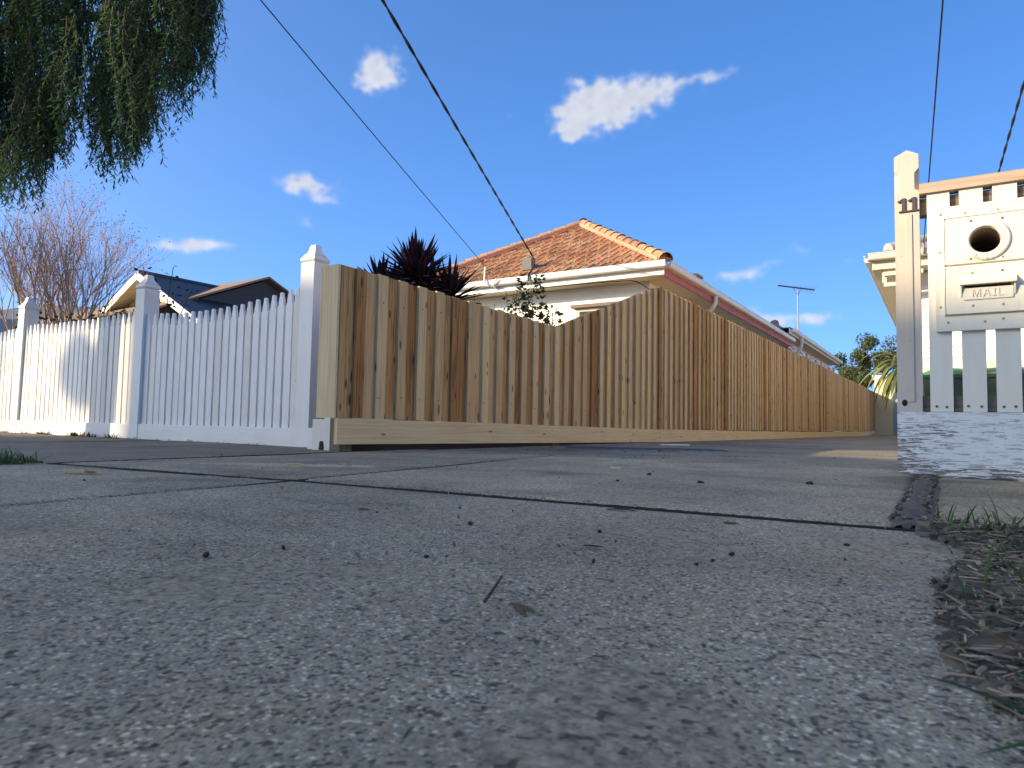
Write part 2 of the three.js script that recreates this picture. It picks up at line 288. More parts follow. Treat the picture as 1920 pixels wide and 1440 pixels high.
{
  // bare earth far and wide
  const soilMap = tex(512, 512, (i, j, c) => { const u = i / 512, v = j / 512, a = fbm(u * 12, v * 12, 501, 5, 12, 12), b = fbm(u * 60, v * 60, 503, 3, 60, 60), g = sstep(0.5, 0.6, fbm(u * 7, v * 7, 505, 4, 7, 7)); const k = 0.6 + 0.8 * (a - .5) + .9 * (b - .5); c[0] = lerp(92, 74, g) * k + 10; c[1] = lerp(78, 84, g) * k + 8; c[2] = lerp(60, 46, g) * k + 6; }, true, [150, 150]);
  M.soilFar = new THREE.MeshStandardMaterial({ map: soilMap, roughness: 1 });
  const g = new THREE.PlaneGeometry(600, 600, 1, 1); g.rotateX(-Math.PI / 2); g.translate(0, -0.06, 0);
  structure('ground', g, M.soilFar);
  M.dirt = new THREE.MeshStandardMaterial({ color: new THREE.Color().setRGB(0.035, 0.03, 0.026), roughness: 1 });
  // the driveway and footpath: concrete slabs with dirt-filled joints
  const drive = new THREE.Group(); drive.name = 'driveway'; drive.userData.kind = 'structure'; drive.userData.label = 'grey exposed aggregate concrete driveway running beside the timber fence'; scene.add(drive);
  const joint = new THREE.PlaneGeometry(3.6, 42, 1, 1); joint.rotateX(-Math.PI / 2); joint.translate(-1.3, -0.016, -18.6);
  part('joint_dirt', joint, M.dirt, drive);
  const t1 = [1, 1.0, 1.0];
  part('concrete_slab', slab([[-1.346, 1.2], [0.75, 1.2], [0.02, -1.4705], [-1.6605, -1.395]], 76, 96, t1, 0.4), M.concrete, drive);
  part('concrete_slab', slab([[-1.66, -1.401], [-0.078, -1.479], [-0.118, -3.6], [-1.98, -3.6]], 60, 70, [1.06, 1.05, 1.03], 1.1, 0.004), M.concrete, drive);
  part('concrete_slab', slab([[-2.86, -1.263], [-1.669, -1.397], [-1.99, -3.6], [-3.02, -3.6]], 44, 70, [0.98, 0.98, 1.0], 2.0, 0.003), M.concrete, drive);
  for (let k = 0; k < 9; k++) {
    const z0 = -3.608 - k * 3.85, z1 = z0 - 3.842;
    part('concrete_slab', slab([[-3.04, z0], [-0.12, z0], [-0.12, z1], [-3.04, z1]], 40, 40, [0.93, 0.94, 0.96], 0.7 + k), k ? M.smooth : M.concrete, drive);
  }
  const foot = new THREE.Group(); foot.name = 'footpath'; foot.userData.kind = 'structure'; foot.userData.label = 'dark worn concrete footpath along the white picket fence'; scene.add(foot);
  const fj = new THREE.PlaneGeometry(22, 4.6, 1, 1); fj.rotateX(-Math.PI / 2); fj.translate(-12.3, -0.018, -1.05); part('joint_dirt', fj, M.dirt, foot);
  part('concrete_slab', slab([[-3.3, 1.2], [-1.352, 1.2], [-1.668, -1.3925], [-2.87, -1.2605]], 60, 70, t1, 2.7), M.concrete, foot);
  for (let k = 0; k < 7; k++) { const a = k * 2.4; part('concrete_slab', slab([[-5.2 - a, -1.30], [-2.87 - a, -1.30], [-3.03 - a, -3.30], [-5.36 - a, -3.30]], 34, 30, [0.55, 0.55, 0.56], 0.9 + k), M.smooth, foot); }
  for (let k = 0; k < 6; k++) { const a = k * 2.4; part('concrete_slab', slab([[-5.75 - a, 1.2], [-3.31 - a, 1.2], [-2.88 - a, -1.285], [-5.27 - a, -1.285]], 34, 30, [0.86, 0.87, 0.89], 1.9 + k), M.smooth, foot); }
  // the other slab by the letterbox fence, past the dirt strip
  const apron = new THREE.Group(); apron.name = 'path'; apron.userData.kind = 'structure'; apron.userData.label = 'pale concrete strip in front of the letterbox fence'; scene.add(apron);
  part('concrete_slab', slab([[-0.035, -1.62], [2.4, -1.62], [2.4, -3.36], [-0.045, -3.36]], 50, 40, [1.04, 1.0, 0.93], 3.1, -0.004), M.concrete, apron);
  const stripG = new THREE.PlaneGeometry(0.09, 2.0, 14, 160); stripG.rotateX(-Math.PI / 2); stripG.translate(-0.068, 0, -2.5);
  { const p = stripG.attributes.position; for (let i = 0; i < p.count; i++) { const x = p.getX(i), z = p.getZ(i); p.setY(i, -0.010 + 0.03 * fbm(x * 60, z * 60, 611, 3) - 2.2 * Math.pow(Math.abs(x + 0.068), 1.6)); } stripG.computeVertexNormals(); }
  part('soil_strip', stripG, flat(0.13, 0.11, 0.09, 1), apron);
  // dirt and moss caught in the joints: low crumbly ridges
  const crumbs = (pts, w, h) => { const c = new THREE.CatmullRomCurve3(pts.map(([x, z]) => V(x, 0, z)), false, 'catmullrom', 0.1), L = c.getLength(), n = Math.ceil(L / 0.008), P = [], I = []; for (let i = 0; i <= n; i++) { const p = c.getPointAt(i / n), t = c.getTangentAt(i / n), k = 0.35 + 1.3 * fbm(i * 0.05, w * 100, 631, 3) * sstep(0.30, 0.5, fbm(i * 0.012, h * 900, 633, 3) + 0.1), ww = w * k * (0.8 + 0.5 * noise(i * .4, 1, 635)); [[-1, -0.014], [-0.45, h * k * (.4 + noise(i * .7, 3, 637))], [0.45, h * k * (.4 + noise(i * .7, 6, 639))], [1, -0.014]].forEach(([s, y]) => P.push(p.x - t.z * s * ww / 2, y, p.z + t.x * s * ww / 2)); if (i) for (let q = 0; q < 3; q++) { const a = (i - 1) * 4 + q; I.push(a, a + 1, a + 5, a, a + 5, a + 4); } } const g = new THREE.BufferGeometry(); g.setAttribute('position', new THREE.Float32BufferAttribute(P, 3)); g.setAttribute('uv', new THREE.Float32BufferAttribute(P.flatMap((_, i) => i % 3 ? [] : [P[i], P[i + 2]]), 2)); g.setIndex(I); g.computeVertexNormals(); return g; };
  M.crumb = flat(0.03, 0.027, 0.022, 1, { side: THREE.DoubleSide });
  part('joint_dirt', crumbs([[-1.25, -1.417], [-0.5, -1.453], [-0.05, -1.475]], 0.008, 0.0025), M.crumb, drive);
  part('joint_dirt', crumbs([[-2.9, -1.258], [-1.664, -1.396], [-1.25, -1.417]], 0.006, 0.0015), M.crumb, drive);
  part('joint_dirt', crumbs([[-1.35, 0.4], [-1.661, -1.398], [-1.99, -3.6]], 0.006, 0.0015), M.crumb, drive);
  part('joint_dirt', crumbs([[-2.87, -1.26], [-3.03, -3.2]], 0.008, 0.003), M.crumb, foot);
  part('joint_dirt', crumbs([[-3.02, -1.292], [-5.2, -1.292]], 0.007, 0.002), M.crumb, foot);
  const yard = new THREE.PlaneGeometry(7.6, 8.75, 1, 1); yard.rotateX(-Math.PI / 2); yard.translate(3.72, -0.03, -7.83); { const p = yard.attributes.position, uv = yard.attributes.uv; for (let i = 0; i < p.count; i++) uv.setXY(i, p.getX(i) / 2.4, p.getZ(i) / 2.4); }
  structure('paved_yard', yard, new THREE.MeshStandardMaterial({ map: M.concreteMap, color: new THREE.Color().setRGB(1, 0.97, 0.92), roughness: 0.9 }), 'pale paved front yard behind the letterbox fence');
  // road behind, where the picture does not look
  const road = new THREE.PlaneGeometry(90, 7.4); road.rotateX(-Math.PI / 2); road.translate(0, -0.055, 6.2); structure('road', road, flat(0.055, 0.055, 0.058, 0.95));
  // verge: a low bed of dark soil with litter, its edge creeping over the slab
  const vg = new THREE.PlaneGeometry(2.6, 3.0, 260, 300); vg.rotateX(-Math.PI / 2); vg.translate(1.25, 0, -0.2);
  const p = vg.attributes.position, C = [];
  for (let i = 0; i < p.count; i++) {
    let x = p.getX(i), z = p.getZ(i);
    const y = vergeY(x, z);
    p.setY(i, y); const k = 0.55 + 0.9 * fbm(x * 20, z * 20, 709, 3), l = sstep(0.5, 0.64, fbm(x * 34, z * 34, 713, 3)); C.push(lerp(0.06, 0.17, l) * k, lerp(0.048, 0.135, l) * k, lerp(0.034, 0.095, l) * k);
  }
  vg.setAttribute('color', new THREE.Float32BufferAttribute(C, 3)); vg.computeVertexNormals();
  structure('verge', vg, new THREE.MeshStandardMaterial({ vertexColors: true, roughness: 1 }));
}

// ---------------------------------------------------------------- white picket fence on the left
{
  const F = thing('picket_fence', 'white painted picket fence with capped posts beside the footpath', 'fence', [0, 0, -3.2]);
  const capPts = [[0.001, 0.118], [0.028, 0.116], [0.034, 0.108], [0.038, 0.085], [0.052, 0.062], [0.068, 0.052], [0.070, 0.048], [0.064, 0.045], [0.080, 0.036], [0.088, 0.022], [0.088, 0.014], [0.080, 0.004], [0.072, 0], [0.001, 0]].map(([r, y]) => new THREE.Vector2(r * 1.16, y * 1.12));
  const capG = new THREE.LatheGeometry(capPts.reverse(), 4, Math.PI / 4); const capGeo = toCreasedNormals(capG, 0.5);
  const post = (x, w, top, lean) => {
    const g = new THREE.BoxGeometry(w, top + 0.05, w); g.translate(0, (top - 0.05) / 2, -w / 2); metreUV(g, 'y', 1, 1, x, 0);
    const m = part('post', g, M.white, F); m.position.x = x; m.rotation.z = lean;
    const c = part('cap', capGeo, M.white, m); c.position.set(0, top + 0.001, -w / 2); c.scale.setScalar(w / 0.135); return m;
  };
  post(-3.755, 0.135, 1.292, 0); post(-5.89, 0.135, 1.298, -0.008); post(-8.17, 0.135, 1.292, -0.03); post(-10.4, 0.135, 1.29, 0);
  function picketGeo(h, seed) {
    const w = 0.0345, s = new THREE.Shape();
    s.moveTo(-w, 0.10); s.lineTo(-w, h - 0.118); s.quadraticCurveTo(-w + 0.001, h - 0.10, -0.023, h - 0.092); s.lineTo(-0.026, h - 0.083); s.quadraticCurveTo(-0.021, h - 0.05, -0.013, h - 0.03); s.lineTo(-0.012, h - 0.008); s.quadraticCurveTo(0, h + 0.004, 0.012, h - 0.008); s.lineTo(0.013, h - 0.03); s.quadraticCurveTo(0.021, h - 0.05, 0.026, h - 0.083); s.lineTo(0.023, h - 0.092); s.quadraticCurveTo(w - 0.001, h - 0.10, w, h - 0.118); s.lineTo(w, 0.10); s.closePath();
    const g = new THREE.ExtrudeGeometry(s, { depth: 0.020, bevelEnabled: true, bevelThickness: 0.001, bevelSize: 0.001, bevelSegments: 1, curveSegments: 3 }); g.translate(0, 0, -0.045);
    return metreUV(g, 'y', 1, 1, seed, seed * 0.37);
  }
  const R = rng(77);
  const bay = (xa, xb, n, hl, hm, hr, p0, p1) => {                       // xa right end, xb left end
    for (let i = 0; i < n; i++) {
      const t = (i + 0.5) / n, x = lerp(xa, xb, t), sag = lerp(hr, hl, t) - (lerp(hr, hl, 0.5) - hm) * 4 * t * (1 - t);
      const m = part('picket', picketGeo(sag + (R() - 0.5) * 0.012, R() * 5), R() < 0.55 ? M.white : R() < .6 ? M.whiteOld : M.board, F); m.position.set(x + (R() - 0.5) * 0.007, 0, (R() - .5) * .004); m.rotation.z = (R() - 0.5) * 0.009;
    }
    part('plinth_board', bx(xb + 0.0, xa - 0.0, -0.03, 0.128, -0.028, -0.004, 'x', 1, 1, xa), M.white, F);
    part('rail', [bx(xb, xa, 0.25, 0.33, -0.095, -0.0465, 'x'), bx(xb, xa, 0.84, 0.92, -0.095, -0.0465, 'x')], M.whiteOld, F);
  };
  bay(-3.827, -5.82, 22, 1.082, 1.052, 1.138); bay(-5.962, -8.10, 24, 1.128, 1.098, 1.12); bay(-8.24, -10.33, 23, 1.10, 1.07, 1.11);
  // the short return between the corner post and the timber fence
  part('return_block', bx(-3.36, -3.135, -0.02, 0.192, 0.10, 0.25, 'y', 1, 1, 0.3), M.whiteOld, F, 'chipped white timber block at the foot of the corner post');
  part('return_board', bx(-3.47, -3.3605, -0.02, 0.135, 0.085, 0.19, 'y'), M.white, F);
  part('return_picket', bx(-3.352, -3.275, 0.1925, 1.02, 0.12, 0.16, 'y'), M.white, F);
  const chip = new THREE.CylinderGeometry(0.016, 0.026, 0.052, 7, 1); chip.scale(1, 1, 0.22); chip.translate(-3.275, 0.03, 0.2515);
  part('rot_hole', chip, M.dirt, F, 'dark rotted hole in the white block');
}

// ---------------------------------------------------------------- new timber paling fence
{
  const F = thing('paling_fence', 'new unpainted pine lapped paling fence stepping up along the driveway', 'fence', [-2.95, 0, 0]);
  const R = rng(909), Z0 = -2.765, ZE = -39.4;
  const topAt = z => z > -5.33 ? lerp(1.093, 1.066, (z + 2.75) / -2.58) : z > -7.9 ? lerp(1.066, 1.905, (z + 5.33) / -2.57) : 1.905 + (z + 7.9) * -0.0075;
  const botAt = z => z > -7.99 ? lerp(0.202, 0.157, (z + 2.75) / -5.24) : 0.157 - (z + 7.99) * 0.0006;
  // one upright paling: z0 near edge, z1 far edge, thickness from x0 to x1
  function paling(z0, z1, x0, x1, lift = 0, lean = 0) {
    const g = new THREE.BoxGeometry(x1 - x0, 1, Math.abs(z1 - z0)), p = g.attributes.position, n = g.attributes.normal, uv = g.attributes.uv, zc = (z0 + z1) / 2, ou = R(), ov = R() * 1.0;
    for (let i = 0; i < p.count; i++) {
      const z = zc + p.getZ(i), tp = p.getY(i) > 0, y = tp ? topAt(z) + lift : botAt(z) + 0.001 + lift * 0.3; const xx = (x0 + x1) / 2 + p.getX(i);
      p.setXYZ(i, xx, y, z + (tp ? lean : 0)); const front = Math.abs(n.getX(i)) > 0.7, tp2 = Math.abs(n.getY(i)) > 0.7;
      uv.setXY(i, (front || tp2 ? z : xx) * 5 + ou, (tp2 ? xx : y) * 0.5 + ov);
    }
    g.computeVertexNormals(); return g;
  }
  let z = Z0, k = 0;
  while (z > ZE) {
    const pitch = (z > -7.9 ? 0.187 : 0.197) + (R() - 0.5) * 0.006, d1 = (R() - 0.5) * 0.003, d2 = (R() - 0.5) * 0.004;
    const bm = brown[Math.floor(R() * 4)], pm = R() < 0.84 ? pale[Math.floor(R() * 4)] : brown[Math.floor(R() * 4)];
    part('paling', paling(z + (k ? 0.012 : 0), z - pitch * 0.56 - 0.04, -0.016 + d1, 0.0 + d1, (R() - 0.5) * 0.006), R() < 0.78 ? bm : pale[3], F);
    part('cover_paling', paling(z - pitch * 0.545, z - pitch + 0.003 + (R() - .5) * .005, 0.001 + Math.max(d1, 0), 0.0205 + d2, (R() - 0.5) * 0.008, (R() - .5) * .004), pm, F);
    z -= pitch; k++;
  }
  // plinth boards, end to end
  const plinth = (za, zb, ya, yb, h, seed) => { const g = new THREE.BoxGeometry(0.026, 1, za - zb), p = g.attributes.position; for (let i = 0; i < p.count; i++) { const t = p.getZ(i) > 0 ? 0 : 1, zz = t ? zb : za, y0 = t ? yb : ya; p.setXYZ(i, 0.007 + p.getX(i), p.getY(i) > 0 ? y0 + h : y0, zz); } g.computeVertexNormals(); metreUV(g, 'z', 5, 0.5, seed, seed * 0.7); part('plinth_board', g, M.plinth, F); };
  plinth(-2.752, -7.99, 0.05, 0.006, 0.15, 0.1); plinth(-7.997, -13.4, 0.004, -0.004, 0.152, 0.4); plinth(-13.406, -18.8, -0.004, -0.004, 0.153, 0.8); plinth(-18.806, -24.2, -0.004, -0.002, 0.155, 1.2); plinth(-24.206, -30, -0.002, 0, 0.155, 1.6); plinth(-30.006, -39.4, 0, 0.004, 0.156, 2.0);
  // nail heads along the rails
  const nails = []; for (let i = 0; i < 26; i++) for (const y of [0.335, 0.93]) { const nz = -2.765 - i * 0.187 - 0.14 - (R() - .5) * .03; if (y < topAt(nz) - .05) { const n = new THREE.CylinderGeometry(0.0042, 0.0042, 0.003, 6); n.rotateZ(Math.PI / 2); n.translate(0.0215, y + (R() - .5) * .03, nz); nails.push(n); } }
  part('nail', nails, flat(0.03, 0.026, 0.024, 0.7), F).userData.kind = 'stuff';
  // end board facing the street, rails and posts behind
  part('end_board', metreUV((() => { const g = new THREE.BoxGeometry(0.145, 0.893, 0.018); g.translate(-0.0755, 0.6465, -2.752); return g; })(), 'y', 5, 0.5, 0.2, 0.1), M.endBoard, F, 'pale greenish pine board capping the street end');
  for (const y of [0.3, 0.9]) part('rail', bx(-0.06, -0.0185, y, y + 0.07, -37, -2.78, 'z', 5, 0.5), M.plinth, F);
  part('rail', bx(-0.06, -0.0185, 1.6, 1.67, -37, -7.9, 'z', 5, 0.5), M.plinth, F);
  for (let i = 0; i < 14; i++) { const pz = -2.85 - i * 2.6; part('post', bx(-0.145, -0.061, -0.1, Math.min(topAt(pz), topAt(pz - .1)) - 0.04, pz - 0.1, pz, 'y', 5, 0.5, i * .3), M.greyWood, F); }
  // soil showing in the gap below
  const sg = new THREE.PlaneGeometry(0.5, 35, 12, 400); sg.rotateX(-Math.PI / 2); sg.translate(-3.16, 0, -20.42); const sp = sg.attributes.position;
  for (let i = 0; i < sp.count; i++) sp.setY(i, -0.055 + 0.04 * fbm(sp.getX(i) * 18, sp.getZ(i) * 18, 811, 3) + 0.10 * sstep(-2.99, -3.07, sp.getX(i)) * sstep(-2.95, -3.1, sp.getZ(i))); sg.computeVertexNormals();
  structure('garden_soil', sg, flat(0.03, 0.024, 0.018, 1));
}

// ---------------------------------------------------------------- letterbox fence on the right
const serif = await new FontLoader().loadAsync('fonts/droid/droid_serif_bold.typeface.json');
const sans = await new FontLoader().loadAsync('fonts/droid/droid_sans_regular.typeface.json');
{
  const F = thing('front_fence', 'off-white wide picket front fence with house number post and peeling plinth', 'fence', [0, 0, -3.33]);
  // post with stop chamfers and a four-sided point
  const w = 0.046, prof = [];
  const ring = (y, c, s = 1) => { const a = w * s, pts = [[-a, -a + c], [-a, a - c], [-a + c, a], [a - c, a], [a, a - c], [a, -a + c], [a - c, -a], [-a + c, -a]]; return pts.map(([x, z]) => V(x, y, z)); };
  const levels = [ring(0.2665, 0.0005), ring(1.205, 0.0005), ring(1.222, 0.017), ring(1.292, 0.017), ring(1.312, 0.0005), ring(1.372, 0.0005), ring(1.412, 0.00005, 0.02)];
  const pos = [], uvs = [];
  for (let l = 0; l < levels.length - 1; l++) for (let i = 0; i < 8; i++) { const a = levels[l][i], b = levels[l][(i + 1) % 8], c = levels[l + 1][(i + 1) % 8], d = levels[l + 1][i]; for (const q of [a, c, b, a, d, c]) { pos.push(q.x, q.y, q.z); uvs.push((Math.abs(a.x - b.x) > Math.abs(a.z - b.z) ? q.x : q.z), q.y); } }
  for (let i = 1; i < 7; i++) for (const q of [levels[0][0], levels[0][i], levels[0][i + 1]]) { pos.push(q.x, q.y, q.z); uvs.push(q.x, q.z); }
  const pg = new THREE.BufferGeometry(); pg.setAttribute('position', new THREE.Float32BufferAttribute(pos, 3)); pg.setAttribute('uv', new THREE.Float32BufferAttribute(uvs, 2)); pg.computeVertexNormals();
  pg.translate(-0.126, 0, -w);
  const post = part('post', pg, M.taupe, F, 'taupe painted square post with pointed top and number 11');
  // a strip of beading with a split beside it
  part('bead', [bx(-0.128, -0.108, 0.31, 1.113, 0.0, 0.0045, 'y')], M.taupe, post);
  const bronze = flat(0.10, 0.072, 0.062, 0.5, { metalness: 0.3 });
  for (const x of [-0.161, -0.1225]) {
    const g = new TextGeometry('1', { font: serif, size: 0.060, depth: 0.006, curveSegments: 5, bevelEnabled: true, bevelThickness: 0.001, bevelSize: 0.0008, bevelSegments: 1 }); g.computeBoundingBox(); const b = g.boundingBox; g.translate(x - b.min.x, 1.124 - b.min.y, 0.0006);
    part('number_one', g, bronze, post);
  }
  const kn = new THREE.IcosahedronGeometry(0.012, 1); kn.scale(0.9, 1.2, 0.3); kn.translate(-0.145, 0.305, 0.001); part('bolt_hole', kn, flat(0.02, 0.018, 0.016, 0.9), post);
  // plinth: a heavy board of peeling white paint over grey timber
  const PW = 1024, PH = 256, ph = new Float32Array(PW * PH);
  const pm = tex(PW, PH, (i, j, c) => {
    const u = i / PW, v = j / PH, worn = fbm(u * 7, v * 3, 901, 4, 7, 3), wq = (fbm(u * 30, v * 12, 911, 3, 30, 12) - .5) * 0.05, fib = fbm((u + wq) * 34, (v + wq * .3) * 70, 903, 5, 34, 70), crack = sstep(0.62, 0.67, fbm(u * 24 + wq * 20, v * 70, 905, 3, 24, 70)) * .8;
    const edge = sstep(0.30, 0.02, v) * 0.12 + sstep(0.26, 0.0, u) * 0.13 - sstep(0.72, 0.9, v) * 0.16;
    const bare = sstep(0.608, 0.67, fib * 0.62 + worn * 0.42 + edge), n = fbm(u * 80, v * 40, 907, 2, 80, 40) - 0.5;
    const k = Math.max(bare * 0.85, crack * 0.45), wood = 96 + n * 60 + fib * 25;
    c[0] = lerp(226 + n * 14, wood * 1.0, k); c[1] = lerp(227 + n * 14, wood * 0.94, k); c[2] = lerp(224 + n * 12, wood * 0.86, k); ph[j * PW + i] = 0.8 - k * 0.6 + n * 0.2;
  });
  const pb = tex(PW, PH, (i, j, c) => { c[0] = c[1] = c[2] = 255 * clamp(ph[j * PW + i]); }, false);
  const peel = new THREE.MeshStandardMaterial({ map: pm, bumpMap: pb, bumpScale: 0.003, roughness: 0.8 });
  const plg = new THREE.BoxGeometry(1.9, 0.266, 0.05, 60, 10, 1); { const p = plg.attributes.position, uv = plg.attributes.uv; for (let i = 0; i < p.count; i++) { let x = p.getX(i), y = p.getY(i), z = p.getZ(i); const X = x + 0.95 - 0.174, Y = y + 0.133; uv.setXY(i, Math.abs(plg.attributes.normal.getX(i)) > .7 ? z + .2 : (X + 0.174) / 1.1, Y / 0.27); const j = (noise(X * 30, Y * 30, 921) - 0.5) * 0.004, low = Y < 0.01 ? (noise(X * 16, 3, 923) - 0.3) * 0.02 : 0; p.setXYZ(i, X + (x < -0.94 ? j : 0), Y + low + 0.0, z - 0.022 + (z > 0 ? j * .6 : 0)); } plg.computeVertexNormals(); }
  part('plinth_board', plg, peel, F, 'white plinth board with peeling paint baring grey wood');
  part('rail', bx(-0.0795, 1.7, 1.193, 1.236, -0.06, 0.012, 'x', 5, 0.5), M.rail, F, 'bare weathered pinkish timber top rail');
  part('rail', bx(-0.0795, 1.7, 1.11, 1.18, -0.085, -0.024, 'x', 5, 0.5), M.greyWood, F);
  part('rail', bx(-0.0795, 1.7, 0.27, 0.335, -0.085, -0.024, 'x', 5, 0.5), M.greyWood, F);
  const R = rng(31);
  for (let i = 0; i < 15; i++) {
    const x0 = -0.052 + i * 0.1135, cut = i > 0 && i < 6, g = cut ? bx(x0, x0 + 0.081, 0.268, 0.655, -0.022, -0.002, 'y', 1, 1, i * .37) : bx(x0, x0 + 0.081, 0.268, 1.192, -0.022, -0.002, 'y', 1, 1, i * .37); const m = part('picket', g, M.cream, F); m.rotation.z = (R() - 0.5) * 0.004; if (cut) part('picket', bx(x0, x0 + 0.081, 1.09, 1.192, -0.022, -0.002, 'y', 1, 1, i * .37), M.cream, F);
    for (const sx of [0.02, 0.06]) { const s = new THREE.CylinderGeometry(0.0055, 0.0055, 0.003, 8); s.rotateX(Math.PI / 2); s.translate(x0 + sx + (R() - .5) * .006, 0.288 + (R() - .5) * .008, -0.0015); part('nail', s, flat(0.12, 0.1, 0.085, 0.8), m); }
  }
  const cap = F.children.filter(c => c.name === 'picket').length;

  // ---- the letterbox mounted on the fence
  const L = thing('letterbox', 'cream letterbox with round paper hole and MAIL slot set in the front fence', 'letterbox', [0, 0, -3.33]);
  const hx = 0.147, hy = 0.962;
  const circ = (r, x = hx, y = hy) => { const h = new THREE.Path(); h.absarc(x, y, r, 0, Math.PI * 2, true); return h; };
  const rect = (x0, x1, y0, y1, r = 0.006) => { const s = new THREE.Shape(); s.moveTo(x0 + r, y0); s.lineTo(x1 - r, y0); s.quadraticCurveTo(x1, y0, x1, y0 + r); s.lineTo(x1, y1 - r); s.quadraticCurveTo(x1, y1, x1 - r, y1); s.lineTo(x0 + r, y1); s.quadraticCurveTo(x0, y1, x0, y1 - r); s.lineTo(x0, y0 + r); s.quadraticCurveTo(x0, y0, x0 + r, y0); return s; };
  const slotHole = () => { const h = new THREE.Path(); h.moveTo(0.07, 0.752); h.lineTo(0.07, 0.782); h.lineTo(0.231, 0.782); h.lineTo(0.231, 0.752); h.closePath(); return h; };
  const ext = (s, d, z, b = 0.0012) => { const g = new THREE.ExtrudeGeometry(s, { depth: d, bevelEnabled: true, bevelThickness: b, bevelSize: b, bevelSegments: 2, curveSegments: 24 }); g.translate(0, 0, z); return metreUV(g, 'y', 1, 1, 0.4, 0.2); };
  const back = rect(-0.026, 0.62, 0.600, 1.119, 0.004); back.holes.push(circ(0.056), slotHole());
  part('front_panel', ext(back, 0.014, 0.0005), M.cream, L);
  const up = rect(0.012, 0.288, 0.874, 1.062); up.holes.push(circ(0.054)); part('upper_plate', ext(up, 0.008, 0.0175, 0.0025), M.cream, L);
  const lo = rect(0.012, 0.288, 0.668, 0.857); lo.holes.push(slotHole()); part('lower_plate', ext(lo, 0.008, 0.0175, 0.0025), M.cream, L);
  // mouldings round the plates
  const trim = (x0, x1, y0, y1) => [bx(x0 - 0.010, x0 - 0.005, y0 - 0.004, y1 + 0.010, 0.015, 0.0275), bx(x0 - 0.0045, x1 + 0.004, y1 + 0.005, y1 + 0.010, 0.015, 0.0275, 'x')];
  part('moulding', [...trim(0.012, 0.288, 0.874, 1.062), ...trim(0.012, 0.288, 0.668, 0.854)], M.cream, L);
  const ringPts = [[0.0535, -0.03], [0.0535, 0.006], [0.056, 0.0105], [0.063, 0.0115], [0.068, 0.008], [0.072, 0.0105], [0.080, 0.009], [0.085, 0.004], [0.086, -0.001]].map(([r, y]) => new THREE.Vector2(r, y)).reverse();
  const rg = new THREE.LatheGeometry(ringPts, 48); rg.rotateX(Math.PI / 2); rg.translate(hx, hy, 0.0275); const ringM = part('ring', rg, M.cream, L);
  for (const [ch, i] of [['N', 0], ['E', 1], ['W', 2], ['S', 3]]) { const g = new TextGeometry(ch, { font: sans, size: 0.011, depth: 0.003, curveSegments: 3 }); g.computeBoundingBox(); g.translate(-(g.boundingBox.max.x + g.boundingBox.min.x) / 2, -0.0815, 0); g.rotateZ((i - 1.5) * 0.19 - 0.08); g.translate(hx, hy, 0.0365); part('letter', g, M.cream, ringM); }
  const clip = [0.9, 2.6].map(a => { const g = new THREE.BoxGeometry(0.006, 0.016, 0.005); g.rotateZ(a); g.translate(hx - Math.sin(a) * 0.073, hy + Math.cos(a) * 0.073, 0.038); return g; }); part('catch', clip, M.cream, ringM);
  const tubeG = new THREE.CylinderGeometry(0.0525, 0.0525, 0.32, 40, 1, true); tubeG.rotateX(Math.PI / 2); tubeG.translate(hx, hy, -0.135); const pipe = part('tube', tubeG, flat(0.36, 0.29, 0.22, 0.6, { side: THREE.DoubleSide }), L);
  const endG = new THREE.CircleGeometry(0.0525, 32); endG.translate(hx, hy, -0.2945); part('tube_end', endG, flat(0.16, 0.13, 0.10, 0.8, { side: THREE.DoubleSide }), pipe);
  // mail box body behind, slot hood and flap
  part('box', [bx(0.0, 0.30, 0.66, 0.672, -0.33, -0.0235), bx(0.0, 0.30, 0.846, 0.858, -0.33, -0.0235), bx(0.0, 0.012, 0.6725, 0.8455, -0.33, -0.0235), bx(0.288, 0.30, 0.6725, 0.8455, -0.33, -0.0235), bx(0.0125, 0.2875, 0.6725, 0.8455, -0.33, -0.318)], M.whiteOld, L);
  const hs = new THREE.Shape(); hs.moveTo(0, 0); hs.lineTo(0.026, -0.022); hs.lineTo(0.026, -0.030); hs.lineTo(0.020, -0.031); hs.lineTo(0, -0.012); hs.closePath();
  const hg = new THREE.ExtrudeGeometry(hs, { depth: 0.184, bevelEnabled: true, bevelThickness: 0.004, bevelSize: 0.002, bevelSegments: 2 }); hg.rotateY(-Math.PI / 2); hg.translate(0.242, 0.812, 0.028); const hgb = new THREE.Matrix4();
  const hood = part('hood', metreUV(hg, 'x'), M.cream, L);
  part('hood_side', [[0.059, 0.064], [0.236, 0.241]].map(([a, b]) => { const s = new THREE.Shape(); s.moveTo(0, 0.80); s.lineTo(0.02, 0.785); s.lineTo(0.004, 0.735); s.lineTo(0, 0.735); s.closePath(); const g = new THREE.ExtrudeGeometry(s, { depth: b - a, bevelEnabled: false }); g.rotateY(-Math.PI / 2); g.translate(b, 0, 0.028); return g; }), M.cream, L);
  const fl = rect(0.068, 0.233, 0.722, 0.768, 0.004); const flap = part('flap', ext(fl, 0.003, 0.0288, 0.001), M.cream, L);
  let mx = 0.098; for (const ch of 'MAIL') { const g = new TextGeometry(ch, { font: sans, size: 0.030, depth: 0.0022, curveSegments: 3 }); g.computeBoundingBox(); const b = g.boundingBox; g.translate(mx - b.min.x, 0.732, 0.0335); mx += b.max.x - b.min.x + 0.0075; part('letter', g, M.cream, flap); }
  const rust = [flat(0.30, 0.13, 0.05, 0.9), flat(0.42, 0.32, 0.22, 0.8)];
  const sc = new THREE.SphereGeometry(0.0052, 10, 6); sc.scale(1, 1, 0.4);
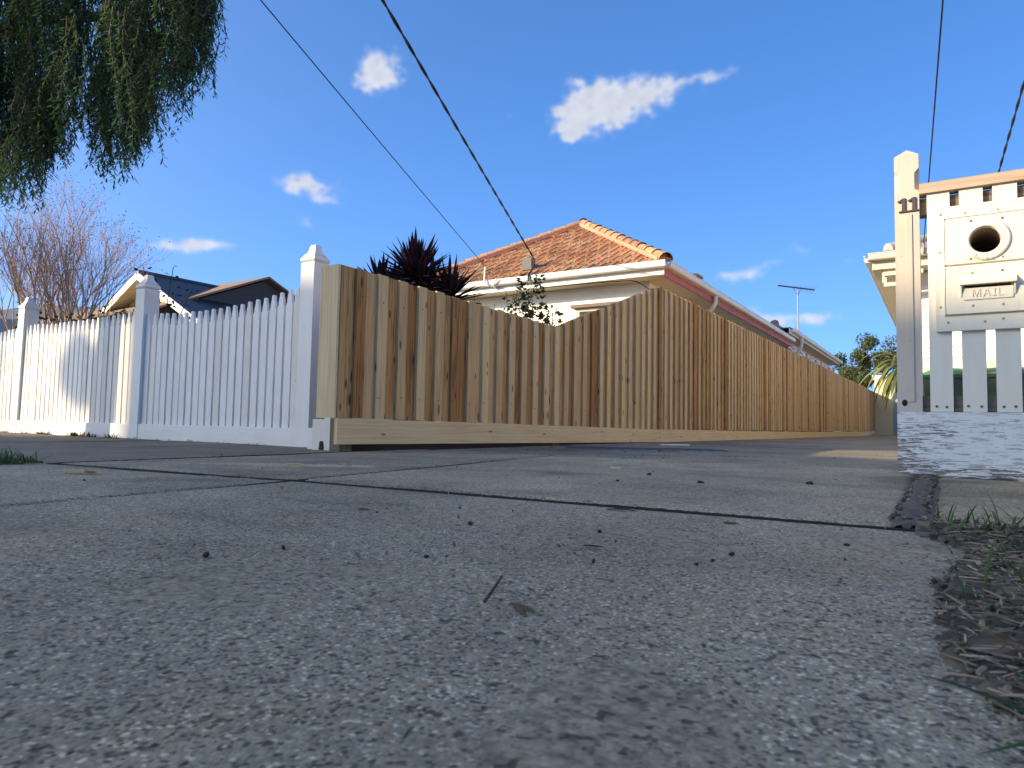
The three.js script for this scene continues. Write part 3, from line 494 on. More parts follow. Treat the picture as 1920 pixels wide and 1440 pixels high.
  [[0.1, 1.045, 0], [0.204, 1.043, 0], [0.097, 0.889, 0], [0.202, 0.886, 1], [0.1, 0.831, 1], [0.2, 0.832, 0], [0.101, 0.697, 1], [0.2, 0.696, 1]].forEach(([x, y, k], i) => { const m = part('screw', sc, rust[k], L); m.position.set(x, y, 0.0285); });
  [[-0.005, 1.09], [0.08, 1.085], [0.19, 1.082], [-0.01, 0.93], [0.015, 0.635], [0.14, 0.632], [0.2, 0.64], [-0.01, 0.70]].forEach(([x, y]) => { const m = part('screw', sc, rust[1], L); m.position.set(x, y, 0.0162); });
}

// ---------------------------------------------------------------- wheelie bins behind the front fence
{
  const bin = (x, z, turn, lid, label) => {
    const B = thing('wheelie_bin', label, 'bin', [x, 0, z], turn, 'wheelie bins');
    const body = new THREE.CylinderGeometry(0.41, 0.34, 0.86, 4, 1); body.rotateY(Math.PI / 4); body.scale(0.98, 1, 1.18); body.translate(0, 0.50, 0);
    part('body', toCreasedNormals(body, 0.5), flat(0.012, 0.03, 0.022, 0.5), B);
    part('rim', bx(-0.30, 0.30, 0.90, 0.945, -0.36, 0.36), flat(0.012, 0.03, 0.022, 0.5), B);
    const lg = new THREE.SphereGeometry(0.45, 16, 6, 0, Math.PI * 2, 0, Math.PI / 2); lg.scale(0.70, 0.24, 0.84); lg.translate(0, 0.947, 0); part('lid', lg, lid, B);
    part('handle', bx(-0.24, 0.24, 0.93, 0.965, -0.44, -0.405), flat(0.012, 0.03, 0.022, 0.5), B);
    for (const s of [-1, 1]) { const w = new THREE.CylinderGeometry(0.10, 0.10, 0.05, 16); w.rotateZ(Math.PI / 2); w.translate(s * 0.285, 0.10, -0.30); part('wheel', w, flat(0.015, 0.015, 0.015, 0.8), B); }
  };
  const green = flat(0.05, 0.22, 0.09, 0.5), dgreen = flat(0.02, 0.09, 0.05, 0.5), yellow = flat(0.75, 0.42, 0.02, 0.5);
  bin(0.02, -10.9, 0.05, green, 'dark wheelie bin with bright green lid behind the letterbox fence');
  bin(0.66, -10.9, -0.04, dgreen, 'dark wheelie bin with dark green lid next to the yellow-lidded bin');
  bin(1.30, -10.9, 0.06, yellow, 'dark wheelie bin with yellow lid behind the letterbox fence');
}

// ---------------------------------------------------------------- houses
// lapped weatherboards facing +z (or +/-x when turned); each board a part
function boards(parent, x0, x1, y0, y1, z, mat, turn = 0, pitch = 0.152, holes = []) {
  const n = Math.round((y1 - y0) / pitch), R = rng(Math.floor(x0 * 91 + 7 + z * 13));
  for (let i = 0; i < n; i++) {
    const ya = y0 + i * pitch; let spans = [[x0, x1]];
    for (const h of holes) if (ya + pitch > h[2] && ya < h[3]) spans = spans.flatMap(([a, b]) => [[a, h[0]], [h[1], b]]).filter(s => s[1] - s[0] > 0.02);
    for (const [a, b] of spans) {
      const g = new THREE.BoxGeometry(b - a, pitch + 0.022, 0.016); g.rotateX(-0.085); metreUV(g, 'x', 1, 1, R() * 3, R() * 3); g.translate((a + b) / 2, ya + pitch / 2, z);
      if (turn) g.rotateY(turn); part('weatherboard', g, mat, parent);
    }
  }
}
M.terra = [];
for (let k = 0; k < 6; k++) {
  const c0 = [[180, 126, 94], [190, 140, 106], [164, 110, 82], [186, 150, 108], [150, 110, 82], [196, 146, 116]][k];
  const t = tex(128, 128, (i, j, c) => { const u = i / 128, v = j / 128, a = fbm(u * 5, v * 5, 1300 + k * 7, 4, 5, 5), s = sstep(0.56, 0.68, fbm(u * 9, v * 9, 1350 + k * 7, 4, 9, 9)), d = sstep(0.64, 0.74, fbm(u * 14, v * 14, 1390 + k * 7, 3, 14, 14)); for (let q = 0; q < 3; q++) { let v0 = c0[q] * (0.8 + 0.42 * a); v0 = lerp(v0, [196, 168, 110][q], s * 0.8); c[q] = lerp(v0, [88, 74, 58][q], d * 0.75); } });
  M.terra.push(new THREE.MeshStandardMaterial({ map: t, roughness: 0.85 }));
}
M.mortar = paintMat(71, [205, 142, 116], 22, 0.6, 0.9, 0.002);
M.metalRoof = flat(0.055, 0.062, 0.075, 0.45, { metalness: 0.2 });
M.glass = new THREE.MeshPhysicalMaterial({ color: 0xffffff, roughness: 0.04, transmission: 1, thickness: 0, ior: 1.45 });
M.dark = flat(0.03, 0.03, 0.032, 0.8);
M.curtain = flat(0.38, 0.37, 0.35, 0.9);
function pane(parent, x0, x1, y0, y1, z, frameMat) {
  const w = part('window', [bx(x0, x0 + 0.06, y0, y1, z - 0.04, z + 0.05), bx(x1 - 0.06, x1, y0, y1, z - 0.04, z + 0.05), bx(x0 + 0.06, x1 - 0.06, y1 - 0.06, y1, z - 0.04, z + 0.05), bx(x0 + 0.06, x1 - 0.06, y0, y0 + 0.06, z - 0.04, z + 0.05), bx((x0 + x1) / 2 - 0.02, (x0 + x1) / 2 + 0.02, y0 + 0.06, y1 - 0.06, z - 0.03, z + 0.03)], frameMat, parent);
  part('glass', bx(x0 + 0.06, x1 - 0.06, y0 + 0.06, y1 - 0.06, z - 0.022, z - 0.018), M.glass, w);
  part('blind', bx(x0 + 0.02, x1 - 0.02, y0 + 0.02, y1 - 0.02, z - 0.12, z - 0.10), M.curtain, w);
  part('sill', bx(x0 - 0.05, x1 + 0.05, y0 - 0.05, y0 - 0.002, z - 0.03, z + 0.09), frameMat, w);
}
// gutter: a quad profile swept along x (length L), lip outward (+z), then placed
function gutterGeo(L) {
  const s = new THREE.Shape(); s.moveTo(0, 0); s.lineTo(0.085, 0); s.quadraticCurveTo(0.118, 0.01, 0.118, 0.05); s.lineTo(0.118, 0.095); s.lineTo(0.126, 0.100); s.lineTo(0.124, 0.112); s.lineTo(0.108, 0.112); s.lineTo(0.106, 0.012); s.lineTo(0.006, 0.012); s.lineTo(0.006, 0.10); s.lineTo(0, 0.10); s.closePath();
  const g = new THREE.ExtrudeGeometry(s, { depth: L, bevelEnabled: false, curveSegments: 5 }); g.rotateY(-Math.PI / 2); g.translate(L / 2, 0, 0); return metreUV(g, 'x');   // faces +z, centred on x
}
{
  const H = thing('weatherboard_house', 'white weatherboard house with orange terracotta tiled hip roof behind the timber fence', 'house');
  const gx = -3.9, gz = -10.74, ge = 2.935, apex = V(-6.9, 4.74, -13.74), back = -22.0;
  // walls
  boards(H, -9.4, -4.36, 0.45, 2.73, -11.2, M.board, 0, 0.152, [[-5.74, -4.72, 0.9, 2.36]]);
  part('corner_stop', bx(-4.362, -4.31, 0.4, 2.72, -11.22, -11.165), M.board, H);
  part('wall', bx(-9.4, -4.38, 0.0, 2.74, -21.9, -11.235, 'x'), M.board, H);
  part('base', bx(-9.38, -4.34, -0.1, 0.45, -11.23, -11.19, 'x'), M.greyWood, H);
  pane(H, -5.72, -4.74, 0.95, 2.34, -11.19, M.soffit);
  part('window_head', bx(-5.80, -4.66, 2.342, 2.40, -11.23, -11.06, 'x'), flat(0.20, 0.15, 0.125, 0.8), H);
  // soffit, fascia, gutter
  part('soffit', [bx(-9.84, gx - 0.03, 2.735, 2.75, -11.20, gz - 0.03, 'x'), bx(-4.39, gx - 0.03, 2.735, 2.75, back, -11.203, 'z')], M.soffit, H);
  part('soffit_joint', [-13.2, -15.6, -18, -20.4].map(z => bx(-4.34, gx - 0.05, 2.728, 2.734, z - 0.03, z, 'x')), M.soffit, H);
  part('fascia', bx(-9.88, gx - 0.0, 2.72, 2.865, gz - 0.028, gz - 0.004, 'x'), M.gutter, H, 'white front fascia board');
  part('fascia', bx(gx - 0.028, gx - 0.002, 2.70, 2.86, -16.5, gz - 0.03, 'z'), M.pink, H, 'faded red side fascia board');
  part('fascia', bx(gx - 0.028, gx - 0.002, 2.70, 2.86, back, -16.506, 'z'), M.pink, H, 'faded red side fascia board');
  let g = gutterGeo(6.12); g.translate(-6.9, 2.825, gz - 0.003); part('gutter', g, M.gutter, H);
  g = gutterGeo(11.1); g.rotateY(Math.PI / 2); g.translate(gx - 0.001, 2.825, -16.3); part('gutter', g, M.gutter, H);
  // downpipe and offset bends
  const pipe = (pts, r) => { const c = new THREE.CatmullRomCurve3(pts.map(p => V(...p)), false, 'catmullrom', 0.2); return new THREE.TubeGeometry(c, 24, r, 10); };
  part('downpipe', pipe([[gx + 0.05, 2.83, -13.55], [gx + 0.05, 2.66, -13.55], [gx - 0.06, 2.52, -13.55], [gx - 0.30, 2.36, -13.55], [gx - 0.40, 2.2, -13.55], [gx - 0.41, 0, -13.55]], 0.045), M.gutter, H);
  part('downpipe', pipe([[gx + 0.06, 3.16, -23.2], [gx + 0.06, 2.9, -23.2], [gx - 0.02, 2.7, -23.2], [gx - 0.22, 2.5, -23.2], [gx - 0.26, 2.3, -23.2], [gx - 0.26, 0, -23.2]], 0.05), M.gutter, H);
  // roof: sheathing, then each tile of the front slope
  const tri = (pts) => { const q = []; for (let i = 1; i < pts.length - 1; i++) q.push(...pts[0], ...pts[i], ...pts[i + 1]); const b = new THREE.BufferGeometry(); b.setAttribute('position', new THREE.Float32BufferAttribute(q, 3)); b.setAttribute('uv', new THREE.Float32BufferAttribute(q.flatMap((_, i) => i % 3 ? [] : [q[i], q[i + 2]]), 2)); b.computeVertexNormals(); return b; };
  const roofMat = M.terra[2].clone(); roofMat.side = THREE.DoubleSide;
  const dy = -0.03;
  const roof = part('roof', [tri([[gx + .04, ge + dy - .03, gz + .04], [apex.x, apex.y + dy, apex.z], [-9.94, ge + dy - .03, gz + .04]]), tri([[gx + .04, ge + dy - .03, gz + .04], [gx + .04, ge + dy - .03, back], [apex.x, apex.y + dy, back], [apex.x, apex.y + dy, apex.z]]), tri([[-9.94, ge + dy - .03, gz + .04], [apex.x, apex.y + dy, apex.z], [apex.x, apex.y + dy, back], [-9.94, ge + dy - .03, back]])], roofMat, H);
  const run = 3.0, rise = apex.y - ge, slopeL = Math.hypot(run, rise), es = V(0, rise / slopeL, -run / slopeL), en = V(0, run / slopeL, rise / slopeL);
  // interlocking tile: a roll at each side, a nose that stands over the tile below
  const tileW = 0.232, prof = [[0, 0.010], [0.022, 0.036], [0.05, 0.040], [0.075, 0.018], [0.11, 0.012], [0.14, 0.026], [0.165, 0.014], [0.205, 0.010], [0.232, 0.012]];
  const tp = [], tu = [];
  const q4 = (a, b, c, d) => { for (const p of [a, b, c, a, c, d]) { tp.push(...p); tu.push(p[0] * 4, p[2] * 2.6); } };
  for (let i = 0; i < prof.length - 1; i++) { const [x0, h0] = prof[i], [x1, h1] = prof[i + 1]; q4([x0, h0 + 0.038, 0], [x1, h1 + 0.038, 0], [x1, h1, -0.39], [x0, h0, -0.39]); q4([x0, h0 - 0.012, -0.012], [x1, h1 - 0.012, -0.012], [x1, h1 + 0.038, 0], [x0, h0 + 0.038, 0]); }
  q4([0, -0.01, 0], [0, 0.036, 0], [0, 0.010, -0.39], [0, -0.01, -0.39]); q4([0.232, 0.036, 0], [0.232, -0.01, 0], [0.232, -0.01, -0.39], [0.232, 0.012, -0.39]);
  const tileG = new THREE.BufferGeometry(); tileG.setAttribute('position', new THREE.Float32BufferAttribute(tp, 3)); tileG.setAttribute('uv', new THREE.Float32BufferAttribute(tu, 2)); tileG.computeVertexNormals();
  const R = rng(4242), basis = new THREE.Matrix4().makeBasis(V(1, 0, 0), en, es.clone().negate()), gauge = 0.318, rows = 11;
  const tiles = [];
  for (let r = 0; r < rows; r++) {
    const s = r * gauge - 0.05, t = (s + 0.16) / slopeL, xl = -9.9 + run * t, xr = gx - run * t, off = (r % 2) * tileW / 2;
    for (let i = 0; i < 27; i++) {
      const x = -9.95 + off + i * tileW; if (x + tileW * 0.75 < xl || x + tileW * 0.25 > xr) continue;
      const m = part('tile', tileG, M.terra[Math.floor(Math.pow(R(), 1.1) * 6)], roof); m.matrixAutoUpdate = true;
      m.setRotationFromMatrix(basis); m.position.copy(V(x, ge - 0.03, gz + 0.04)).addScaledVector(es, s).addScaledVector(en, (R() - 0.5) * 0.006); m.rotateY((R() - 0.5) * 0.02);
    }
  }
  // hip and ridge capping on a bed of mortar
  const capG = new THREE.CylinderGeometry(0.105, 0.128, 0.44, 12, 1, true, -Math.PI / 2, Math.PI); { const a = new THREE.TorusGeometry(0.126, 0.014, 5, 12, Math.PI); a.rotateX(Math.PI / 2); a.rotateY(0); a.translate(0, -0.21, 0); a.scale(1, 1, -1); }
  const capMats = M.terra.map(m => { const c = m.clone(); c.side = THREE.DoubleSide; return c; });
  const capline = (a, b) => {
    const d = b.clone().sub(a), L = d.length(); d.normalize(); const n = Math.round(L / 0.36), side = V(0, 0, 0).crossVectors(d, V(0, 1, 0)).normalize(), upv = V(0, 0, 0).crossVectors(side, d).normalize();
    for (let i = 0; i < n; i++) { const m = part('ridge_cap', capG, capMats[Math.floor(R() * 6)], roof); m.setRotationFromMatrix(new THREE.Matrix4().makeBasis(side, d, upv.clone().negate().multiplyScalar(-1))); m.position.copy(a).addScaledVector(d, (i + 0.5) * L / n).addScaledVector(upv, 0.012 + (R() - .5) * .012); }
    const plug = new THREE.SphereGeometry(0.118, 12, 8), pm = part('mortar_end', plug, M.mortar, roof); pm.scale.set(1, 1, 1); pm.position.copy(a).addScaledVector(d, 0.13).addScaledVector(upv, 0.004);
    const bed = new THREE.BoxGeometry(0.27, L - 0.02, 0.07, 1, 1, 1), bm = part('mortar_bed', bed, M.mortar, roof); bm.setRotationFromMatrix(new THREE.Matrix4().makeBasis(side, d, V(0, 0, 0).crossVectors(side, d))); bm.position.copy(a).add(b).multiplyScalar(0.5).addScaledVector(upv, 0.015);
  };
  capline(V(gx + .02, ge + 0.01, gz + .02), V(apex.x, apex.y + 0.02, apex.z)); capline(V(-9.92, ge + 0.01, gz + .02), V(apex.x, apex.y + 0.02, apex.z)); capline(V(apex.x, apex.y + 0.04, apex.z), V(apex.x, apex.y + 0.04, back));
  // chimney
  const ch = part('chimney', bx(-5.55, -5.17, 3.3, 3.96, -16.95, -16.55, 'y'), M.terra[4], H); part('chimney_top', bx(-5.59, -5.13, 3.961, 4.02, -16.99, -16.51, 'x'), M.terra[0], ch);
  // cable hook on the fascia, and the small grey cable box above the gutter
  part('cable_hook', pipe([[-7.40, 3.19, gz + 0.15], [-7.41, 2.98, gz + 0.16], [-7.39, 2.88, gz + 0.16], [-7.33, 2.83, gz + 0.15], [-7.25, 2.80, gz + 0.06], [-7.25, 2.80, gz]], 0.018), M.gutter, H);
  part('cable_hook', pipe([[-7.25, 2.80, gz], [-7.22, 2.83, gz + 0.12], [-7.16, 2.90, gz + 0.16], [-7.12, 2.94, gz + 0.17]], 0.014), M.gutter, H);
  part('cable_box', bx(-6.80, -6.60, 3.14, 3.36, -11.10, -10.96), flat(0.16, 0.155, 0.15, 0.8), H, 'small grey cable box standing on the tiles');
  part('conduit', pipe([[-6.62, 3.42, -11.02], [-6.52, 3.24, -10.95], [-6.47, 3.05, -10.75], [-6.44, 2.95, -10.60], [-6.43, 2.83, -10.60]], 0.017), M.dark, H);
  // wire under the eave at the corner
  part('eave_wire', pipe([[-6.3, 2.722, -10.8], [-5.2, 2.722, -10.85], [-4.5, 2.70, -10.9], [-4.3, 2.58, -11.0], [-4.1, 2.4, -11.1]], 0.008), M.dark, H);
  // rear addition with metal roof
  part('rear_wall', bx(-9.4, -4.28, 0, 3.12, -32.6, -22.0, 'z'), flat(0.52, 0.38, 0.33, 0.85), H, 'dull pinkish brown rear wall under the eave');
  part('rear_band', bx(-4.275, -4.05, 2.66, 2.86, -32.6, -22.05, 'z', 2, 0.3), M.peelBand = (() => { const t = tex(512, 128, (i, j, c) => { const u = i / 512, v = j / 128, k = sstep(0.52, 0.66, fbm(u * 6, v * 12, 1501, 4, 6, 12)); c[0] = lerp(222, 110, k); c[1] = lerp(220, 108, k); c[2] = lerp(212, 104, k); }); return new THREE.MeshStandardMaterial({ map: t, roughness: 0.8 }); })(), H, 'white beam with flaking dark stains');
  part('rear_roof', [bx(-9.6, gx + 0.02, 3.235, 3.265, -33.0, -21.6, 'z')], M.metalRoof, H);
  part('rear_fascia', bx(gx - 0.03, gx - 0.005, 3.08, 3.23, -33.0, -21.6, 'z'), M.gutter, H);
  part('rear_soffit', bx(-4.27, gx - 0.035, 3.09, 3.10, -32.98, -21.62, 'z'), M.soffit, H);
  g = gutterGeo(11.4); g.rotateY(Math.PI / 2); g.translate(gx, 3.13, -27.3); part('gutter', g, M.gutter, H);
  part('rear_step', bx(-6.2, -4.3, 3.27, 3.42, -24.5, -21.8, 'z'), flat(0.16, 0.18, 0.21, 0.5), H);
  // satellite dish standing on the roof edge
  const D = thing('satellite_dish', 'small grey satellite dish on the side roof of the tiled house', 'satellite dish', [-4.3, 3.16, -20.9], -0.5);
  const dg = new THREE.SphereGeometry(0.5, 18, 6, 0, Math.PI * 2, 0, 0.48); dg.rotateX(Math.PI / 2 - 0.35); dg.translate(0, -0.1, -0.48); part('dish', dg, flat(0.12, 0.12, 0.125, 0.6, { side: THREE.DoubleSide }), D);
  part('mast', cylBetween(V(0, -0.25, -0.05), V(0, 0.08, -0.03), 0.02, 0.02), M.dark, D); part('feed_arm', cylBetween(V(0, -0.02, 0), V(0, 0.1, 0.32), 0.012, 0.012), M.dark, D);
}
// television antenna
{
  const A = thing('tv_antenna', 'tall television antenna on a thin mast above the rear roof', 'antenna', [-5.5, 3.27, -32.6]);
  const grey = flat(0.30, 0.31, 0.33, 0.5, { metalness: 0.5 }), dk = flat(0.07, 0.075, 0.085, 0.6, { metalness: 0.3 });
  part('mast', [cylBetween(V(0, 0, 0), V(-0.04, 2.0, 0), 0.034, 0.03, 8), cylBetween(V(-0.04, 2.0, 0), V(-0.06, 3.36, 0), 0.026, 0.024, 8)], grey, A);
  const u = V(0.80, -0.085, -0.60).normalize(), c = V(-0.06, 3.34, 0), s = V(0.42, 0.18, 0.80).normalize();
  part('boom', cylBetween(c.clone().addScaledVector(u, -0.92), c.clone().addScaledVector(u, 0.80), 0.034, 0.034, 8), dk, A);
  for (let i = 0; i < 16; i++) { const p = c.clone().addScaledVector(u, -0.88 + i * 0.11), L = i < 7 ? 0.07 : 0.10 + i * 0.025; part('element', cylBetween(p.clone().addScaledVector(s, -L), p.clone().addScaledVector(s, L), 0.009, 0.009, 5), grey, A); }
  part('bracket', [cylBetween(V(-0.06, 3.0, 0), c.clone().addScaledVector(u, -0.22), 0.014, 0.014, 6), cylBetween(V(-0.06, 3.0, 0), c.clone().addScaledVector(u, 0.2), 0.014, 0.014, 6)], grey, A);
}
// ---- the house at number 11, on the right behind its fence
{
  const H = thing('white_house', 'white weatherboard house with grey roof behind the letterbox fence', 'house');
  boards(H, -0.45, 6.5, 0.35, 2.70, -12.3, M.board, 0, 0.165, [[0.30, 1.35, 1.15, 2.1]]);
  part('base', bx(-0.44, 6.5, -0.1, 0.36, -12.33, -12.29, 'x'), M.greyWood, H);
  pane(H, 0.32, 1.33, 1.2, 2.06, -12.29, M.soffit);
  part('wall', bx(-0.42, 6.5, 0, 2.72, -34, -12.335, 'x'), M.board, H);
  for (let i = 0; i < 15; i++) { const g = new THREE.BoxGeometry(0.016, 0.18, 21.6); g.rotateZ(-0.085); g.translate(-0.44, 0.44 + i * 0.158, -23.15); part('weatherboard', metreUV(g, 'z', 1, 1, i), M.board, H); }
  part('soffit', [bx(-0.90, 7, 2.70, 2.715, -12.33, -11.88, 'x'), bx(-0.90, -0.43, 2.70, 2.715, -34.2, -12.334, 'z')], M.soffit, H);
  part('fascia', [bx(-0.93, 7, 2.70, 2.86, -11.90, -11.872, 'x')], M.soffit, H); part('fascia', bx(-0.932, -0.905, 2.70, 2.86, -34.2, -11.903, 'z'), M.gutter, H);
  let g = gutterGeo(8); g.translate(3.02, 2.83, -11.87); part('gutter', g, M.soffit, H);
  g = gutterGeo(22.2); g.rotateY(-Math.PI / 2); g.translate(-0.93, 2.83, -23.0); part('gutter', g, M.gutter, H);
  part('eave_bracket', [bx(-0.78, -0.3, 2.44, 2.50, -12.05, -11.95, 'x'), bx(-0.80, -0.74, 2.50, 2.695, -12.05, -11.95), bx(-0.78, -0.25, 2.60, 2.66, -11.99, -11.90, 'x')], M.soffit, H);
  const q = []; const f = (a, b, c) => q.push(...a, ...b, ...c); const E = [-1.0, 2.93, -11.8], A = [3, 4.6, -15.8], B = [7.0, 2.93, -11.8], C2 = [3, 4.6, -30.5], D2 = [-1.0, 2.93, -34.3], E2 = [7, 2.93, -34.3];
  f(E, B, A); f(E, A, C2); f(E, C2, D2); f(B, E2, C2); f(B, C2, A); f(D2, C2, E2);
  const rg = new THREE.BufferGeometry(); rg.setAttribute('position', new THREE.Float32BufferAttribute(q, 3)); rg.setAttribute('uv', new THREE.Float32BufferAttribute(q.flatMap((_, i) => i % 3 ? [] : [q[i], q[i + 2]]), 2)); rg.computeVertexNormals();
  const roof = part('roof', rg, flat(0.27, 0.25, 0.24, 0.8, { side: THREE.DoubleSide }), H);
  for (let i = 1; i < 14; i++) { const c = new THREE.CylinderGeometry(0.08, 0.10, 0.44, 10, 1, false); const m = part('ridge_cap', c, flat(0.45, 0.41, 0.38, 0.7), roof); const a = V(...E), b = V(...A), d = b.clone().sub(a).normalize(); m.quaternion.setFromUnitVectors(V(0, 1, 0), d); m.position.copy(a).lerp(b, (i + 0.5) / 14); }
  part('cable_bracket', [cylBetween(V(-0.24, 2.86, -11.74), V(-0.23, 3.02, -11.72), 0.02, 0.016), cylBetween(V(0.66, 3.2, -11.9), V(0.66, 3.8, -11.82), 0.03, 0.03)], flat(0.25, 0.25, 0.26, 0.5), H);
}
// ---- cream garage at the end of the driveway
{
  const G = thing('garage', 'cream vertical board garage at the end of the driveway', 'garage', [0, 0, -38]);
  const R = rng(55); for (let i = 0; i < 26; i++) { const x = -2.94 + i * 0.2; if (x > -2.2 && x < 0.3) { part('board', bx(x, x + 0.193, 2.42, 2.78, -0.02, 0, 'y', 1, 1, R() * 4), M.shedCream, G); continue; } part('board', bx(x, x + 0.193, 0, 2.78, -0.02, 0, 'y', 1, 1, R() * 4), M.shedCream, G); }
  part('wall', bx(-2.94, 2.4, 0, 2.78, -5, -0.025, 'y'), M.shedCream, G);
  for (let i = 0; i < 30; i++) part('door_slat', bx(-2.16, 0.2, 0.02 + i * 0.079, 0.02 + i * 0.079 + 0.072, -0.02, 0.012 + (i % 2) * 0.01, 'x'), flat(0.42, 0.47, 0.53, 0.5), G);
  part('barge', bx(-3.05, 2.6, 2.79, 2.99, 0.0, 0.03, 'x'), M.gutter, G); part('roof', bx(-3.05, 2.6, 2.99, 3.02, -5.2, 0.06, 'x'), M.metalRoof, G);
  // the dividing panels between fence and garage
}
// ---- houses on the left, beyond the picket fence
{
  const H = thing('cream_gable_house', 'cream gabled house with dark corrugated roof behind the picket fence', 'house');
  const zf = -10.74, ax = -19.95, ay = 4.46, hw = 3.2, sl = 0.52, zb = -24;
  const gs = new THREE.Shape(); gs.moveTo(-hw + .35, 0); gs.lineTo(hw - .35, 0); gs.lineTo(hw - .35, ay - (hw - .35) * sl - .14); gs.lineTo(0, ay - .14); gs.lineTo(-hw + .35, ay - (hw - .35) * sl - .14); gs.closePath();
  const gg = new THREE.ExtrudeGeometry(gs, { depth: 12.6, bevelEnabled: false }); gg.translate(ax, 0, zf - 0.5 - 12.6); part('wall', metreUV(gg, 'y'), paintMat(83, [228, 214, 160], 8, 0.2, 0.7), H);
  const roofSide = (s) => { // corrugated sheet
    const n = 520, P = [], I = []; for (let i = 0; i <= n; i++) { const z = lerp(zf, zb, i / n), h = 0.012 * Math.sin(i * Math.PI / 2.0); P.push(ax, ay + h, z, ax + s * hw, ay - hw * sl + h, z); if (i) { const a = (i - 1) * 2; I.push(a, a + 1, a + 3, a, a + 3, a + 2); } } const g = new THREE.BufferGeometry(); g.setAttribute('position', new THREE.Float32BufferAttribute(P, 3)); g.setAttribute('uv', new THREE.Float32BufferAttribute(P.flatMap((_, i) => i % 3 ? [] : [P[i], P[i + 2]]), 2)); g.setIndex(I); g.computeVertexNormals(); return g; };
  const m = M.metalRoof.clone(); m.side = THREE.DoubleSide; part('roof', roofSide(1), m, H); part('roof', roofSide(-1), m, H);
  part('ridge_cap', cylBetween(V(ax, ay + 0.01, zf), V(ax, ay + 0.01, zb), 0.06, 0.06, 8), M.metalRoof, H);
  for (const s of [-1, 1]) { const L = Math.hypot(hw, hw * sl) - .02, b = new THREE.BoxGeometry(L, 0.2, 0.03); b.rotateZ(-s * Math.atan(sl)); b.translate(ax + s * hw / 2, ay - hw * sl / 2 - 0.115, zf + (s > 0 ? .01 : -.0)); part('barge_board', metreUV(b, 'x'), M.whiteOld, H); const e = new THREE.BoxGeometry(L - .1, 0.02, 0.46); e.rotateZ(-s * Math.atan(sl)); e.translate(ax + s * hw / 2, ay - hw * sl / 2 - 0.12, zf - 0.26); part('soffit', metreUV(e, 'x'), M.shedCream, H); }
  const lat = []; for (let i = 0; i < 9; i++) lat.push(bx(ax - 0.5 + i * 0.12, ax - 0.45 + i * 0.12, 3.0, 3.6, zf - 0.48, zf - 0.46)); part('vent', lat, M.whiteOld, H);
  const K = thing('dark_gable_house', 'brown roofed house with dark gable end and rusty flue beyond the cream house', 'house');
  const bx0 = -18.45, by = 4.72, bz = -14.07;
  const sh = new THREE.Shape(); sh.moveTo(-3.4, 0); sh.lineTo(3.4, 0); sh.lineTo(3.4, by - 1.5); sh.lineTo(0, by - .05); sh.lineTo(-3.4, by - 1.5); sh.closePath(); const sgm = new THREE.ExtrudeGeometry(sh, { depth: 7, bevelEnabled: false }); sgm.rotateY(Math.PI / 2); sgm.translate(bx0 - 7.1, 0, bz); part('wall', metreUV(sgm, 'x'), flat(0.05, 0.055, 0.068, 0.8), K);
  for (const s of [-1, 1]) { const L = Math.hypot(3.7, 1.58), b = new THREE.BoxGeometry(7.5, 0.06, L); b.rotateX(s * Math.atan(1.58 / 3.7)); b.translate(bx0 - 3.6, by - 0.79 + 0.05, bz + s * 1.85); part('roof', metreUV(b, 'x'), flat(0.26, 0.18, 0.12, 0.8), K); }
  const fl = part('flue', cylBetween(V(-17.4, 3.4, -14.95), V(-17.4, 4.72, -14.95), 0.10, 0.10, 10), flat(0.06, 0.03, 0.022, 0.8), K); part('flue_cap', cylBetween(V(-17.4, 4.73, -14.95), V(-17.4, 4.86, -14.95), 0.14, 0.13, 10), flat(0.05, 0.028, 0.02, 0.8), fl);
  const U = thing('grey_roof_house', 'low blue grey roofed house seen through the bare tree', 'house');
  const q = [], f = (a, b, c) => q.push(...a, ...b, ...c), A = [-37, 5.5, -15], B = [-31.0, 5.3, -18], C = [-38, 3.9, -10.5], D = [-27, 3.9, -16.5], E = [-27, 3.9, -21], G = [-41, 3.9, -19];
  f(C, D, B); f(C, B, A); f(D, E, B); f(A, B, G); f(B, E, G); f(C, A, G); const rg = new THREE.BufferGeometry(); rg.setAttribute('position', new THREE.Float32BufferAttribute(q, 3)); rg.setAttribute('uv', new THREE.Float32BufferAttribute(q.flatMap((_, i) => i % 3 ? [] : [q[i], q[i + 2]]), 2)); rg.computeVertexNormals(); part('roof', rg, flat(0.12, 0.14, 0.17, 0.6, { side: THREE.DoubleSide }), U);
  const wb = new THREE.BoxGeometry(10.5, 3.9, 7); wb.rotateY(-0.5); wb.translate(-33.5, 1.93, -16.8); part('wall', wb, flat(0.45, 0.43, 0.40, 0.8), U);
}
